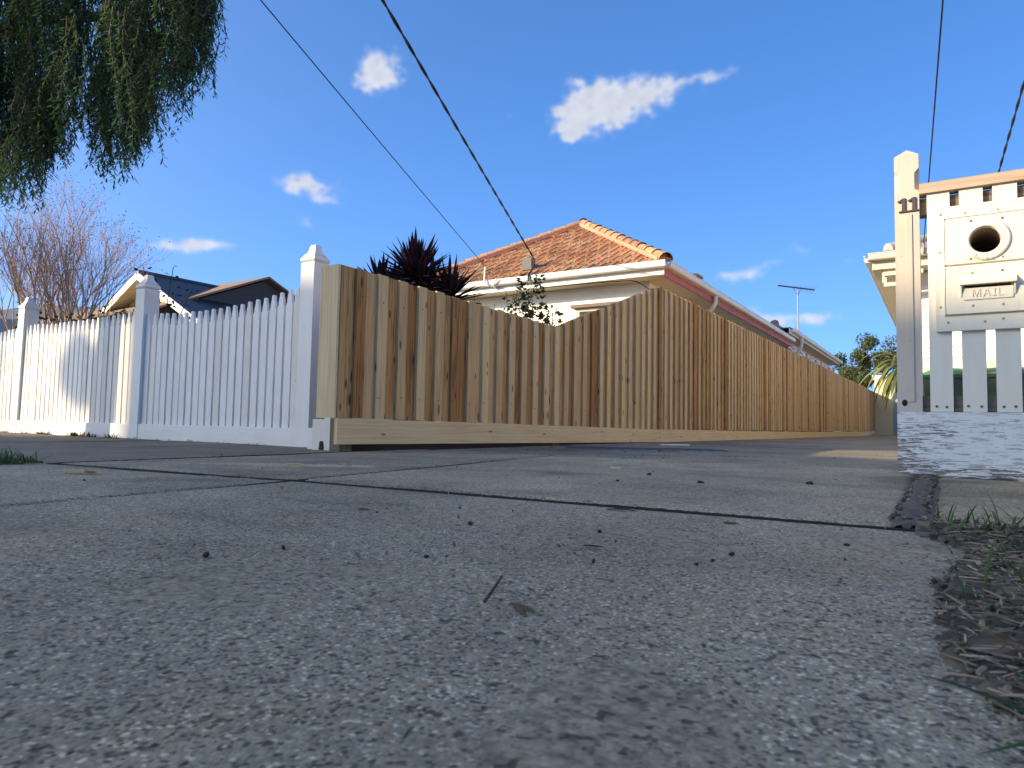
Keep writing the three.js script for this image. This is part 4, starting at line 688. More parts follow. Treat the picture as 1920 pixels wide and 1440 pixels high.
// ---- the two-storey house across the street, behind the viewer: it shades the street in the afternoon
{
  const H = thing('two_storey_house', 'two-storey rendered house with skillion roof across the street', 'house', [0, 0, 12.7]);
  const top = x => 9.24 - 0.113 * (x + 18.92), x0 = -22.0, x1 = 2;
  const s = new THREE.Shape(); s.moveTo(x0, 0); s.lineTo(x1, 0); s.lineTo(x1, top(x1) - 0.2); s.lineTo(x0, top(x0) - 0.2); s.closePath();
  for (let i = 0; i < 7; i++) for (const y of [1.0, 4.2]) { const h = new THREE.Path(), a = x0 + 1.4 + i * 3.2; h.moveTo(a, y); h.lineTo(a, y + 1.5); h.lineTo(a + 1.5, y + 1.5); h.lineTo(a + 1.5, y); h.closePath(); s.holes.push(h); }
  const wg = new THREE.ExtrudeGeometry(s, { depth: 0.25, bevelEnabled: false }); part('wall', metreUV(wg, 'y'), flat(0.42, 0.40, 0.37, 0.9), H);
  const s2 = new THREE.Shape(); s2.moveTo(x0 + .02, 0); s2.lineTo(x1 - .02, 0); s2.lineTo(x1 - .02, top(x1) - .25); s2.lineTo(x0 + .02, top(x0) - .25); s2.closePath(); const wg2 = new THREE.ExtrudeGeometry(s2, { depth: 7, bevelEnabled: false }); wg2.translate(0, 0, 0.4); part('wall', metreUV(wg2, 'y'), flat(0.3, 0.29, 0.28, 0.9), H);
  for (let i = 0; i < 7; i++) for (const y of [1.0, 4.2]) { const a = x0 + 1.4 + i * 3.2; part('window', bx(a, a + 1.5, y, y + 1.5, 0.12, 0.13), M.glass, H); }
  const L = Math.hypot(x1 - x0, top(x0) - top(x1)), r = new THREE.BoxGeometry(L + 0.3, 0.18, 8.2); r.rotateZ(-Math.atan(0.113)); r.translate((x0 + x1) / 2, (top(x0) + top(x1)) / 2 - 0.09, 3.7); part('roof', metreUV(r, 'x'), M.metalRoof, H);
}

// ---- the tall house beyond number 11, out of view on the right: its sunlit wall throws warm light back at the timber fence
{
  const H = thing('rendered_house', 'tall cream rendered house beyond the white weatherboard house', 'house', [8.4, 0, -10.5]);
  const s = new THREE.Shape(); s.moveTo(-7, 0); s.lineTo(7, 0); s.lineTo(7, 6.6); s.lineTo(-7, 6.6); s.closePath();
  for (let i = 0; i < 4; i++) for (const y of [1, 4]) { const h = new THREE.Path(), a = -5.8 + i * 3.3; h.moveTo(a, y); h.lineTo(a, y + 1.2); h.lineTo(a + 1.1, y + 1.2); h.lineTo(a + 1.1, y); h.closePath(); s.holes.push(h); }
  const g = new THREE.ExtrudeGeometry(s, { depth: 0.25, bevelEnabled: false }); g.rotateY(-Math.PI / 2); g.translate(0.25, 0, 0); part('wall', metreUV(g, 'y'), flat(0.70, 0.63, 0.50, 0.9), H);
  for (let i = 0; i < 4; i++) for (const y of [1, 4]) { const a = -5.8 + i * 3.3; part('window', bx(0.1, 0.11, y, y + 1.2, a, a + 1.1), M.glass, H); }
  part('wall', bx(0.3, 8, 0, 6.58, -6.98, 6.98), flat(0.5, 0.45, 0.36, 0.9), H);
  const rg = new THREE.ConeGeometry(7.2, 2.4, 4); rg.rotateY(Math.PI / 4); rg.scale(0.9, 1, 1.55); rg.translate(4, 7.82, 0); part('roof', rg, M.metalRoof, H);
}

// ---------------------------------------------------------------- plants
const rv = R => { const z = R() * 2 - 1, a = R() * Math.PI * 2, r = Math.sqrt(1 - z * z); return V(r * Math.cos(a), z, r * Math.sin(a)); };
const barkMat = (a, b, c) => { const t = tex(128, 256, (i, j, o) => { const u = i / 128, v = j / 256, n = fbm(u * 14, v * 9, a, 4, 14, 9), k = 0.55 + 0.9 * (n - .5) * 1.6; for (let q = 0; q < 3; q++) o[q] = lerp(b[q], c[q], clamp(k)); }); return new THREE.MeshStandardMaterial({ map: t, roughness: 0.95 }); };
M.barkGrey = barkMat(1701, [70, 58, 48], [150, 132, 112]); M.barkPink = barkMat(1711, [150, 122, 104], [218, 194, 174]); M.barkDark = barkMat(1721, [46, 40, 32], [104, 92, 76]);
function taperTube(pts, r0, r1, seg = 6, ring = 6) {
  const c = new THREE.CatmullRomCurve3(pts), g = new THREE.TubeGeometry(c, seg, 1, ring), p = g.attributes.position;
  for (let i = 0; i <= seg; i++) { const q = c.getPointAt(i / seg), r = lerp(r0, r1, i / seg); for (let j = 0; j <= ring; j++) { const k = i * (ring + 1) + j; p.setXYZ(k, q.x + (p.getX(k) - q.x) * r, q.y + (p.getY(k) - q.y) * r, q.z + (p.getZ(k) - q.z) * r); } } return g;
}
// ---- weeping street tree, upper left
{
  const T = thing('weeping_tree', 'dark green weeping street tree hanging over the picket fence', 'tree', [-8.0, 0, -1.7]);
  const R = rng(2024), o = V(-8.0, 0, -1.7), rt = V(0.843, 0, -0.537), fw = V(-0.537, 0, -0.843);
  const W = (xc, d, y) => rt.clone().multiplyScalar(xc).addScaledVector(fw, d).add(V(0, y, 0)).sub(o);      // local point from a frame across / along the view of the street
  const trunk = taperTube([V(0, -0.05, 0), V(0.05, 1.2, -0.02), V(0.22, 2.4, -0.1), V(0.5, 3.6, -0.3), V(0.7, 4.7, -0.5)], 0.17, 0.09, 16, 10); const tk = part('trunk', trunk, M.barkGrey, T);
  const limbs = [[W(-5.5, 5.9, 3.0), W(-4.6, 6.0, 3.75), W(-4.1, 6.1, 3.85), W(-3.6, 6.2, 3.95)], [W(-5.6, 5.9, 3.4), W(-4.7, 5.6, 4.4), W(-4.0, 5.5, 4.7), W(-3.1, 5.5, 4.75)], [W(-5.6, 5.9, 3.2), W(-5.2, 6.5, 3.9), W(-4.6, 6.8, 4.3), W(-3.7, 6.9, 4.4)], [W(-5.6, 5.9, 3.6), W(-5.9, 5.2, 4.4), W(-6.3, 4.6, 4.6)], [W(-5.6, 5.9, 3.6), W(-6.5, 6.4, 4.5), W(-7.0, 6.8, 4.6)], [W(-4.6, 6.0, 3.75), W(-4.15, 5.95, 4.3), W(-3.8, 5.9, 4.9)]];
  for (const l of limbs) part('limb', taperTube(l, 0.075, 0.02, 14, 7), M.barkGrey, tk);
  // long drooping strands, leaves hanging close along each
  const L = new Tris(), B = [];
  const bottom = [[-7.5, 2.9], [-6.6, 2.4], [-5.6, 2.2], [-4.75, 2.05], [-4.5, 1.98], [-4.33, 1.98], [-4.22, 2.3], [-4.1, 2.42], [-3.96, 2.62], [-3.86, 3.0], [-3.8, 2.25], [-3.70, 2.16], [-3.60, 2.30], [-3.52, 2.14], [-3.44, 2.45], [-3.33, 2.42], [-3.26, 2.62], [-3.15, 2.72], [-3.02, 2.92], [-2.92, 3.02], [-2.80, 3.16], [-2.74, 3.3], [-2.7, 3.9]];
  const low = x => { for (let i = 1; i < bottom.length; i++) if (x < bottom[i][0]) return lerp(bottom[i - 1][1], bottom[i][1], (x - bottom[i - 1][0]) / (bottom[i][0] - bottom[i - 1][0])); return 4.8; };
  const strand = (xc, d, y0, y1, thick) => {
    const n = Math.max(8, Math.floor((y0 - y1) / 0.02)), sw = (R() - 0.5) * 0.10, sf = (R() - 0.5) * 0.2, ph = R() * 6; let last = null;
    const tone = 0.7 + R() * 0.7, yel = R() < 0.22 ? 1.5 : 1;
    for (let i = 0; i < n; i++) {
      const t = i / n, y = lerp(y0, y1, t), p = W(xc + sw * t + 0.05 * Math.sin(t * 5 + ph), d + sf * t + 0.03 * Math.cos(t * 4 + ph), y);
      if (last && i % 9 === 0) { B.push(cylBetween(last, p, 0.0022 + 0.003 * (1 - t), 0.002 + 0.003 * (1 - t), 3)); last = p; } if (!last) last = p;
      const side = R() * Math.PI * 2, out = 0.5 + 0.9 * R(), dir = V(Math.cos(side) * out, -1 + 0.5 * R(), Math.sin(side) * out).normalize(), sd = V(-Math.sin(side), 0, Math.cos(side));
      const k = tone * (0.6 + 0.8 * R()); leaf(L, p, dir, sd, 0.045 + 0.035 * R(), 0.012 + 0.006 * R(), [0.065 * k * yel, 0.15 * k * (yel > 1 ? 1.15 : 1), 0.045 * k], 0.15 * (R() - .5));
    }
  };
  // whole sprays of strands share a foot, so the crown falls in separate tassels
  for (let s = 0; s < 400; s++) {
    const u = R(), xc = u < 0.72 ? lerp(-4.75, -2.74, R()) : lerp(-7.4, -4.75, R()), d = 6.0 + (R() + R() - 1) * (xc > -4.8 ? 0.95 : 1.4), gap = Math.abs(xc * (6 / d) + 3.9) < 0.055; if (gap) continue;
    const vis = xc * 6 / d, lo = low(vis) * (1 + (d - 6) / 6 * 0.9) + Math.pow(R(), 1.6) * 1.7 + (R() < .06 ? -0.05 : 0), hi = Math.min(5.6, lo + 0.55 + R() * 0.9), m = 4 + Math.floor(R() * 5);
    if (vis > -2.84 + 0.1 * noise(lo * 6, 3, 71)) continue;
    for (let q = 0; q < m; q++) strand(xc + (R() - 0.5) * 0.13, d + (R() - 0.5) * 0.14, hi - R() * 0.15, Math.max(lo + (q === 0 ? 0 : R() * 0.32), 1.9), 1);
  }
  part('branch', B, M.barkDark, T); const cr = part('crown', L.geo(), leafMat(0.4, 0.9), T); cr.userData.kind = 'stuff';
  console.log('weeping tris', L.p.length / 9, 'twigs', B.length);
}
// ---- bare tree behind the picket fence
{
  const o = V(-10.9, 0, -4.83), T = thing('bare_tree', 'leafless vase-shaped tree with pinkish twigs behind the picket fence', 'tree', [o.x, 0, o.z]);
  const R = rng(515), twigs = [], pods = new Tris(), stems = [];
  function grow(p, d, L, r, lev) {
    const pts = [p.clone()]; let q = p.clone(), dd = d.clone(); const n = 4; for (let i = 0; i < n; i++) { dd.add(rv(R).multiplyScalar(0.10)).add(V(0, 0.05, 0)).normalize(); q = q.clone().addScaledVector(dd, L / n); pts.push(q); }
    const g = lev < 2 ? taperTube(pts, r, r * 0.66, 6, 6) : lev < 4 ? taperTube(pts, r, r * 0.6, 3, 4) : taperTube([pts[0], pts[2], pts[4]], r, r * 0.5, 2, 3);
    (lev < 1 ? stems : twigs).push(g);
    if (lev >= 5) { for (let k = 0; k < 2; k++) if (R() < .75) { const c = q.clone().addScaledVector(rv(R), 0.03), a = rv(R).multiplyScalar(0.012), b = rv(R).multiplyScalar(0.012), tone = 0.7 + R() * .6; pods.tri(c.clone().add(a), c.clone().sub(a), c.clone().add(b), [0.30 * tone, 0.19 * tone, 0.16 * tone]); pods.tri(c.clone().sub(b), c.clone().sub(a), c.clone().add(b), [0.30 * tone, 0.19 * tone, 0.16 * tone]); } return; }
    const kids = lev === 0 ? 4 : lev < 3 ? 3 : lev === 3 ? 3 : 2 + (R() < .5 ? 1 : 0);
    for (let k = 0; k < kids; k++) { const at = k === 0 ? q : pts[2 + Math.floor(R() * 3)], nd = dd.clone().add(rv(R).multiplyScalar(lev < 2 ? 0.40 : 0.56)).add(V(0, 0.12, 0)).normalize(); grow(at.clone(), nd, L * (0.62 + 0.2 * R()), r * (0.5 + .1 * R()), lev + 1); }
  }
  for (let k = 0; k < 9; k++) { const a = k / 9 * Math.PI * 2 + R(), t = 0.10 + 0.50 * R(); grow(V(Math.cos(a) * 0.10, 0, Math.sin(a) * 0.10), V(Math.cos(a) * t, 1, Math.sin(a) * t).normalize(), 1.02 + R() * 0.22, 0.024 + R() * 0.012, 0); }
  for (const s of stems) part('trunk', s, M.barkPink, T); const tw = part('twig', twigs, M.barkPink, T); tw.userData.kind = 'stuff'; const pd = part('seed_head', pods.geo(), leafMat(0.1, 0.9), T); pd.userData.kind = 'stuff';
  console.log('bare', twigs.length, pods.p.length / 9);
}
// ---- purple cordyline behind the timber fence
{
  const T = thing('cordyline', 'dark purple spiky cordyline standing behind the timber fence', 'plant', [-5.2, 0, -6.1]);
  const R = rng(88);
  const head = (x, y, z, n, len) => {
    part('stem', taperTube([V(x * 0.4, 0, z * 0.4), V(x * 0.7, y * 0.5, z * 0.7), V(x, y, z)], 0.05, 0.04, 8, 8), M.barkDark, T);
    for (let i = 0; i < n; i++) {
      const G = new Tris(), a = i * 2.399, el = lerp(1.45, -0.55, Math.pow(i / n, 0.8)) + (R() - .5) * 0.2, dir = V(Math.cos(a) * Math.cos(el), Math.sin(el), Math.sin(a) * Math.cos(el)), side = V(-Math.sin(a), 0, Math.cos(a)), k = 0.6 + R() * 0.8, red = R() < 0.35 ? 1.8 : 1;
      strap(G, V(x, y - 0.02 + 0.10 * (1 - i / n), z), dir, side, len * (0.75 + 0.4 * R()), 0.05 + 0.02 * R(), 0.15 + 0.3 * R(), 5, [0.034 * k * red, 0.015 * k, 0.024 * k], 0.3);
      part('leaf', G.geo(), M.cordy ??= leafMat(0.3, 0.6), T);
    }
  };
  head(-0.02, 1.83, 0.06, 150, 0.50); head(-0.40, 1.74, 0.25, 64, 0.36); head(0.30, 1.58, -0.18, 80, 0.48); head(0.14, 1.66, 0.06, 60, 0.46); head(-0.2, 1.62, 0.2, 50, 0.42);
}
// ---- leafy shrubs
function leafyShrub(name, label, pos, stems, leafL, leafW, cols, seed, group) {
  const T = thing(name, label, 'shrub', pos, 0, group), R = rng(seed);
  for (const [pts, n, spread] of stems) {
    const v = pts.map(p => V(...p)), c = new THREE.CatmullRomCurve3(v); part('stem', taperTube(v, 0.011, 0.004, 10, 5), M.barkDark, T);
    const G = new Tris();
    for (let i = 0; i < n; i++) {
      const t = 0.25 + 0.75 * (i + R() * .6) / n, base = c.getPointAt(clamp(t)), a = i * 2.4 + R(), ro = spread * (0.2 + 0.8 * R()), p = base.clone().add(V(Math.cos(a) * ro, (R() - .5) * spread * 0.8, Math.sin(a) * ro));
      const dir = V(Math.cos(a) * .8, 0.5 - R() * 1.3, Math.sin(a) * .8).normalize(), sd = rv(R).cross(dir).normalize(), col = cols[Math.floor(R() * cols.length)], k = .7 + R() * .6; leaf(G, p, dir, sd, leafL * (.7 + .5 * R()), leafW * (.8 + .4 * R()), col.map(q => q * k), 0.1);
      if (ro > spread * .5 && i % 3 === 0) { const e = base.clone().lerp(p, 1); const b = V(0, 1, 0).cross(p.clone().sub(base)).normalize().multiplyScalar(0.003); G.tri(base.clone().add(b), base.clone().sub(b), e, [0.05, 0.04, 0.03]); }
    }
    part('foliage', G.geo(), leafMat(0.2, 0.5), T);
  }
  return T;
}
const dg = [[0.012, 0.035, 0.014], [0.018, 0.05, 0.018], [0.01, 0.028, 0.012]], lg = [[0.05, 0.085, 0.02], [0.035, 0.07, 0.02], [0.08, 0.10, 0.03]];
leafyShrub('camellia', 'glossy dark green shrub against the white weatherboard wall', [-4.8, 0, -8.1], [[[[0.05, 0, 0], [0.02, 0.9, 0.02], [-0.02, 1.7, 0.03], [-0.05, 2.24, 0.05]], 460, 0.18], [[[0, 0, 0], [-0.06, 0.9, 0.05], [-0.16, 1.5, 0.1], [-0.20, 1.95, 0.12]], 260, 0.15], [[[0, 0, 0], [0.12, 0.9, -0.05], [0.22, 1.5, -0.1], [0.20, 1.82, -0.12]], 220, 0.14]], 0.09, 0.05, dg, 61, 'shrubs behind the timber fence');
leafyShrub('camellia', 'thin upright sprig of dark round leaves beside the cable hook', [-5.15, 0, -7.95], [[[[0, 0, 0], [0, 0.9, 0], [0.01, 1.5, 0], [-0.03, 2.05, 0.02]], 26, 0.05], [[[0.05, 0, 0], [0.08, 0.9, 0], [0.11, 1.5, 0], [0.14, 2.05, 0]], 22, 0.05]], 0.085, 0.045, dg, 62, 'shrubs behind the timber fence');
leafyShrub('fine_shrub', 'light green fine leaved shrub beside the cordyline', [-5.5, 0, -7.65], [[[[0, 0, 0], [0, 0.9, 0], [0.0, 1.5, 0], [-0.03, 2.05, 0.0]], 90, 0.10], [[[0.0, 0, 0], [0.12, 0.9, 0], [0.20, 1.5, -0.1], [0.24, 1.85, -0.12]], 70, 0.1], [[[0.0, 0, 0], [-0.1, 0.9, 0], [-0.14, 1.5, 0.1], [-0.16, 1.95, 0.12]], 60, 0.1]], 0.06, 0.014, lg, 63, 'shrubs behind the timber fence');
leafyShrub('rose_bush', 'sparse rose stems with dark leaves rising above the picket fence', [-7.35, 0, -4.2], [[[[0, 0, 0], [-0.05, 0.8, 0], [-0.1, 1.4, 0], [-0.16, 1.86, 0.1]], 34, 0.07], [[[0.05, 0, 0], [0.08, 0.8, 0], [0.1, 1.4, -0.04], [0.13, 1.86, -0.08]], 34, 0.08], [[[0.1, 0, 0], [0.2, 0.8, 0], [0.26, 1.3, -0.1], [0.32, 1.62, -0.2]], 50, 0.11], [[[0, 0, 0], [0, 0.8, 0], [-0.02, 1.2, 0], [0.04, 1.5, 0]], 40, 0.12]], 0.075, 0.042, dg, 64);
leafyShrub('low_shrub', 'small green shrub in front of the cream gable', [-7.75, 0, -4.1], [[[[0, 0, 0], [0, 0.6, 0], [0.05, 1.1, 0], [0.1, 1.4, 0]], 90, 0.16], [[[0, 0, 0], [-0.1, 0.6, 0], [-0.15, 1.1, 0], [-0.2, 1.36, 0]], 60, 0.14]], 0.06, 0.03, [...dg, ...lg], 65);
leafyShrub('leafy_bush', 'dark bushy shrub behind the far end of the picket fence', [-9.6, 0, -4.3], [[[[0, 0, 0], [0, 0.6, 0], [0.0, 1.1, 0], [0.05, 1.5, 0]], 240, 0.34], [[[0, 0, 0], [-0.3, 0.6, 0], [-0.5, 1.1, 0], [-0.6, 1.6, 0]], 240, 0.34], [[[0, 0, 0], [0.3, 0.6, -0.1], [0.5, 1.1, -0.2], [0.6, 1.55, -0.2]], 200, 0.26]], 0.07, 0.035, [...dg, [0.10, 0.05, 0.02], [0.03, 0.06, 0.02]], 66);
// ---- far trees by the garage
function crownTree(name, label, pos, trunkH, blobs, leafS, cols, seed, group) {
  const T = thing(name, label, 'tree', pos, 0, group), R = rng(seed), tk = part('trunk', taperTube([V(0, -0.05, 0), V(0.1, trunkH * .5, 0.05), V(-0.05, trunkH, 0)], 0.22, 0.1, 10, 8), M.barkDark, T), G = new Tris();
  for (const [x, y, z, r, n] of blobs) {
    part('limb', taperTube([V(-0.02, trunkH * 0.8, 0), V(x * .5, lerp(trunkH, y, .55), z * .5), V(x, y, z)], 0.08, 0.02, 6, 5), M.barkDark, tk);
    const subs = []; for (let i = 0; i < 9; i++) subs.push([rv(R).multiplyScalar(r * 0.75), r * (0.28 + .25 * R())]);
    for (let i = 0; i < n; i++) { const [c, q] = subs[Math.floor(R() * 9)], p = V(x, y, z).add(c).addScaledVector(rv(R), q * Math.pow(R(), 0.4)), d = rv(R), sd = rv(R).cross(d).normalize(), k = .6 + .8 * R(), col = cols[Math.floor(R() * cols.length)]; leaf(G, p, d, sd, leafS * (.7 + .6 * R()), leafS * .5, col.map(v => v * k), .1); }
  }
  const c = part('crown', G.geo(), leafMat(0.25, 0.8), T); c.userData.kind = 'stuff'; return T;
}
const olive = [[0.10, 0.125, 0.045], [0.08, 0.105, 0.04], [0.14, 0.155, 0.06]];
crownTree('round_tree', 'dense olive green tree beyond the end of the driveway fence', [-4.2, 0, -46], 3.2, [[-0.6, 4.3, 0, 1.0, 2600], [0.6, 5.0, 0, 1.1, 2800], [1.9, 5.2, 0.3, 1.2, 3000], [0.2, 3.7, 0.6, 1.2, 2600], [1.6, 4.0, 0.8, 1.2, 2600], [3.0, 4.6, 0, 1.2, 2400]], 0.16, olive, 71);
crownTree('street_tree', 'street tree with open crown beside the two-storey house', [-21.6, 0, 9.6], 6.0, [[-9.0, -.5, .6], [-8.9, .4, .6], [-8.3, .8, .5], [-7.6, .75, .4], [-9.2, -1.7, .7], [-7.15, -.3, .28], [-9.9, .4, .9], [-9.9, -1, .9]].map(([u, w, r]) => { const s = 21.5; return [(u - s) * .7071 + 21.6, w + s * .368, (u + s) * .7071 - 9.6, r, 1500]; }), 0.17, olive, 72);
{
  const T = thing('palm_like_plant', 'yellow green plant with long arching leaves beside the cream garage', 'plant', [-1.95, 0, -36.8]), R = rng(99), G0 = V(0.35, 3.1, 0);
  part('trunk', taperTube([V(0.3, 0, -0.1), V(0.3, 1.5, 0), V(0.35, 2.9, 0)], 0.16, 0.12, 8, 8), M.barkGrey, T);
  const mat = leafMat(0.35, 0.6);
  for (let i = 0; i < 40; i++) { const G = new Tris(), a = i * 2.4, el = lerp(1.3, -0.3, i / 40) + (R() - .5) * .3, dir = V(Math.cos(a) * Math.cos(el), Math.sin(el), Math.sin(a) * Math.cos(el)), k = .7 + R() * .6; strap(G, G0.clone().add(V(0, 0.3 * R(), 0)), dir, V(-Math.sin(a), 0, Math.cos(a)), 1.7 + R() * 0.9, 0.19 + R() * .06, 2.2 + R() * 1.2, 9, i % 3 ? [0.19 * k, 0.20 * k, 0.045 * k] : [0.11 * k, 0.14 * k, 0.05 * k], .3); part('leaf', G.geo(), mat, T); }
}
crownTree('red_shrub', 'reddish shrub poking above the far end of the timber fence', [-3.7, 0, -34.5], 1.6, [[0, 2.15, 0, .4, 500], [0.15, 2.0, -1.2, .4, 500], [-0.2, 2.2, .9, .4, 400]], 0.09, [[0.22, 0.07, 0.05], [0.3, 0.13, 0.09], [0.07, 0.08, 0.03]], 73);

// ---------------------------------------------------------------- grass, weeds and litter
function blades(name, label, spots, cols, seed, kind = 'stuff', cat = 'grass', verge = false) {
  const G = new Tris(), R = rng(seed);
  for (const [x, y, z, n, spread, L, w] of spots) for (let i = 0; i < n; i++) { const a = R() * 6.283, r = spread * Math.sqrt(R()), el = 0.5 + R() * 0.9, k = .6 + .8 * R(), col = cols[Math.floor(R() * cols.length)]; const b = R() * 6.283; strap(G, V(x + Math.cos(a) * r, verge ? vergeY(x + Math.cos(a) * r, z + Math.sin(a) * r) - 0.002 : y, z + Math.sin(a) * r), V(Math.cos(b) * Math.cos(el), Math.sin(el), Math.sin(b) * Math.cos(el)), V(-Math.sin(b), 0, Math.cos(b)), L * (.5 + .8 * R()), w * (.7 + .6 * R()), 0.6 + R() * 1.2, 4, col.map(v => v * k), .2); }
  const m = part(name, G.geo(), leafMat(0.3, 0.8), scene); tag(m, label, cat, null, kind); return m;
}
const gr = [[0.06, 0.14, 0.025], [0.09, 0.17, 0.03], [0.045, 0.10, 0.02]], straw = [[0.34, 0.27, 0.17], [0.24, 0.19, 0.12], [0.13, 0.10, 0.065]];
blades('grass_tuft', 'bright green grass tuft growing in the footpath joint', [[-2.99, 0, -1.17, 170, 0.09, 0.06, 0.004], [-3.08, 0, -1.13, 140, 0.09, 0.06, 0.004], [-3.2, 0, -1.16, 80, 0.08, 0.05, 0.004]], gr, 11);
{
  const R = rng(123), s = [];
  for (let i = 0; i < 70; i++) s.push([0.03 + R() * 0.5, 0.012, -1.45 + R() * 1.1, 5 + Math.floor(R() * 8), 0.03, 0.055, 0.0035]);
  s.push([0.02, 0.012, -1.52, 30, 0.05, 0.04, 0.003], [0.12, 0.012, -1.5, 24, 0.06, 0.05, 0.0035], [0.2, .012, -1.25, 20, .05, .06, .004], [0.1, .01, -1.1, 14, .04, .05, .004]);
  blades('verge_grass', 'green grass blades sprouting from the mulch beside the driveway', s, gr, 12, 'stuff', 'grass', true);
  const near = [[0.10, 0.004, -0.62, 12, 0.02, 0.07, 0.0055], [0.085, 0.0, -0.50, 14, 0.02, 0.075, 0.006], [0.16, 0.004, -0.70, 14, 0.03, 0.07, 0.005], [0.11, 0.0, -0.44, 12, 0.02, 0.075, 0.006]];
  blades('verge_grass', 'larger broad grass blades at the edge of the concrete', near, [[0.05, 0.13, 0.025], [0.08, 0.16, 0.03], [0.03, 0.09, 0.03]], 14, 'stuff', 'grass', true);
  const dead = []; for (let i = 0; i < 4200; i++) dead.push([-0.015 + R() * 0.75, 0.008, -1.58 + R() * 1.5, 2, 0.03, 0.05, 0.003]);
  const G = new Tris(); for (const [x, y, z] of dead) for (let k = 0; k < 3; k++) { const b = R() * 6.283, col = straw[Math.floor(R() * 3)], q = .6 + .9 * R(); const lx = x + (R() - .5) * .06, lz = z + (R() - .5) * .06; if (vergeY(lx, lz) < -0.02) continue; strap(G, V(lx, vergeY(lx, lz) + 0.001 + R() * 0.006, lz), V(Math.cos(b), (R() - .3) * .35, Math.sin(b)).normalize(), V(-Math.sin(b), 0, Math.cos(b)), 0.008 + R() * 0.032, R() < .3 ? 0.005 : 0.0018, 0.3 * R(), 3, col.map(v => v * q), .15); }
  tag(part('leaf_litter', G.geo(), leafMat(0.1, 0.9), scene), 'dry straw and leaf litter covering the mulch bed', 'litter', null, 'stuff');
  // weeds and litter along the foot of the picket fence
  const wd = []; for (let i = 0; i < 46; i++) { const x = -3.8 - R() * 4.6, c = x < -6 && x > -7.6; wd.push([x, 0, -3.175 + R() * .02, c ? 16 : 4, 0.03, c ? 0.05 : 0.028, 0.006]); }
  blades('weeds', 'low dark weeds along the foot of the picket fence', wd, [[0.03, 0.06, 0.02], [0.03, 0.03, 0.018], [0.05, 0.045, 0.03]], 15, 'stuff', 'weeds');
}
// one curled dry blade lying over the slab
{ const G = new Tris(); strap(G, V(0.085, 0.016, -0.60), V(-0.86, 0.12, 0.1).normalize(), V(0.1, 0.2, 0.95).normalize(), 0.085, 0.007, -0.55, 8, [0.34, 0.20, 0.07], .2); tag(part('curled_grass', G.geo(), leafMat(0.2, .8), scene), 'curled orange-brown dry grass blade lying over the edge of the slab', 'grass blade'); }
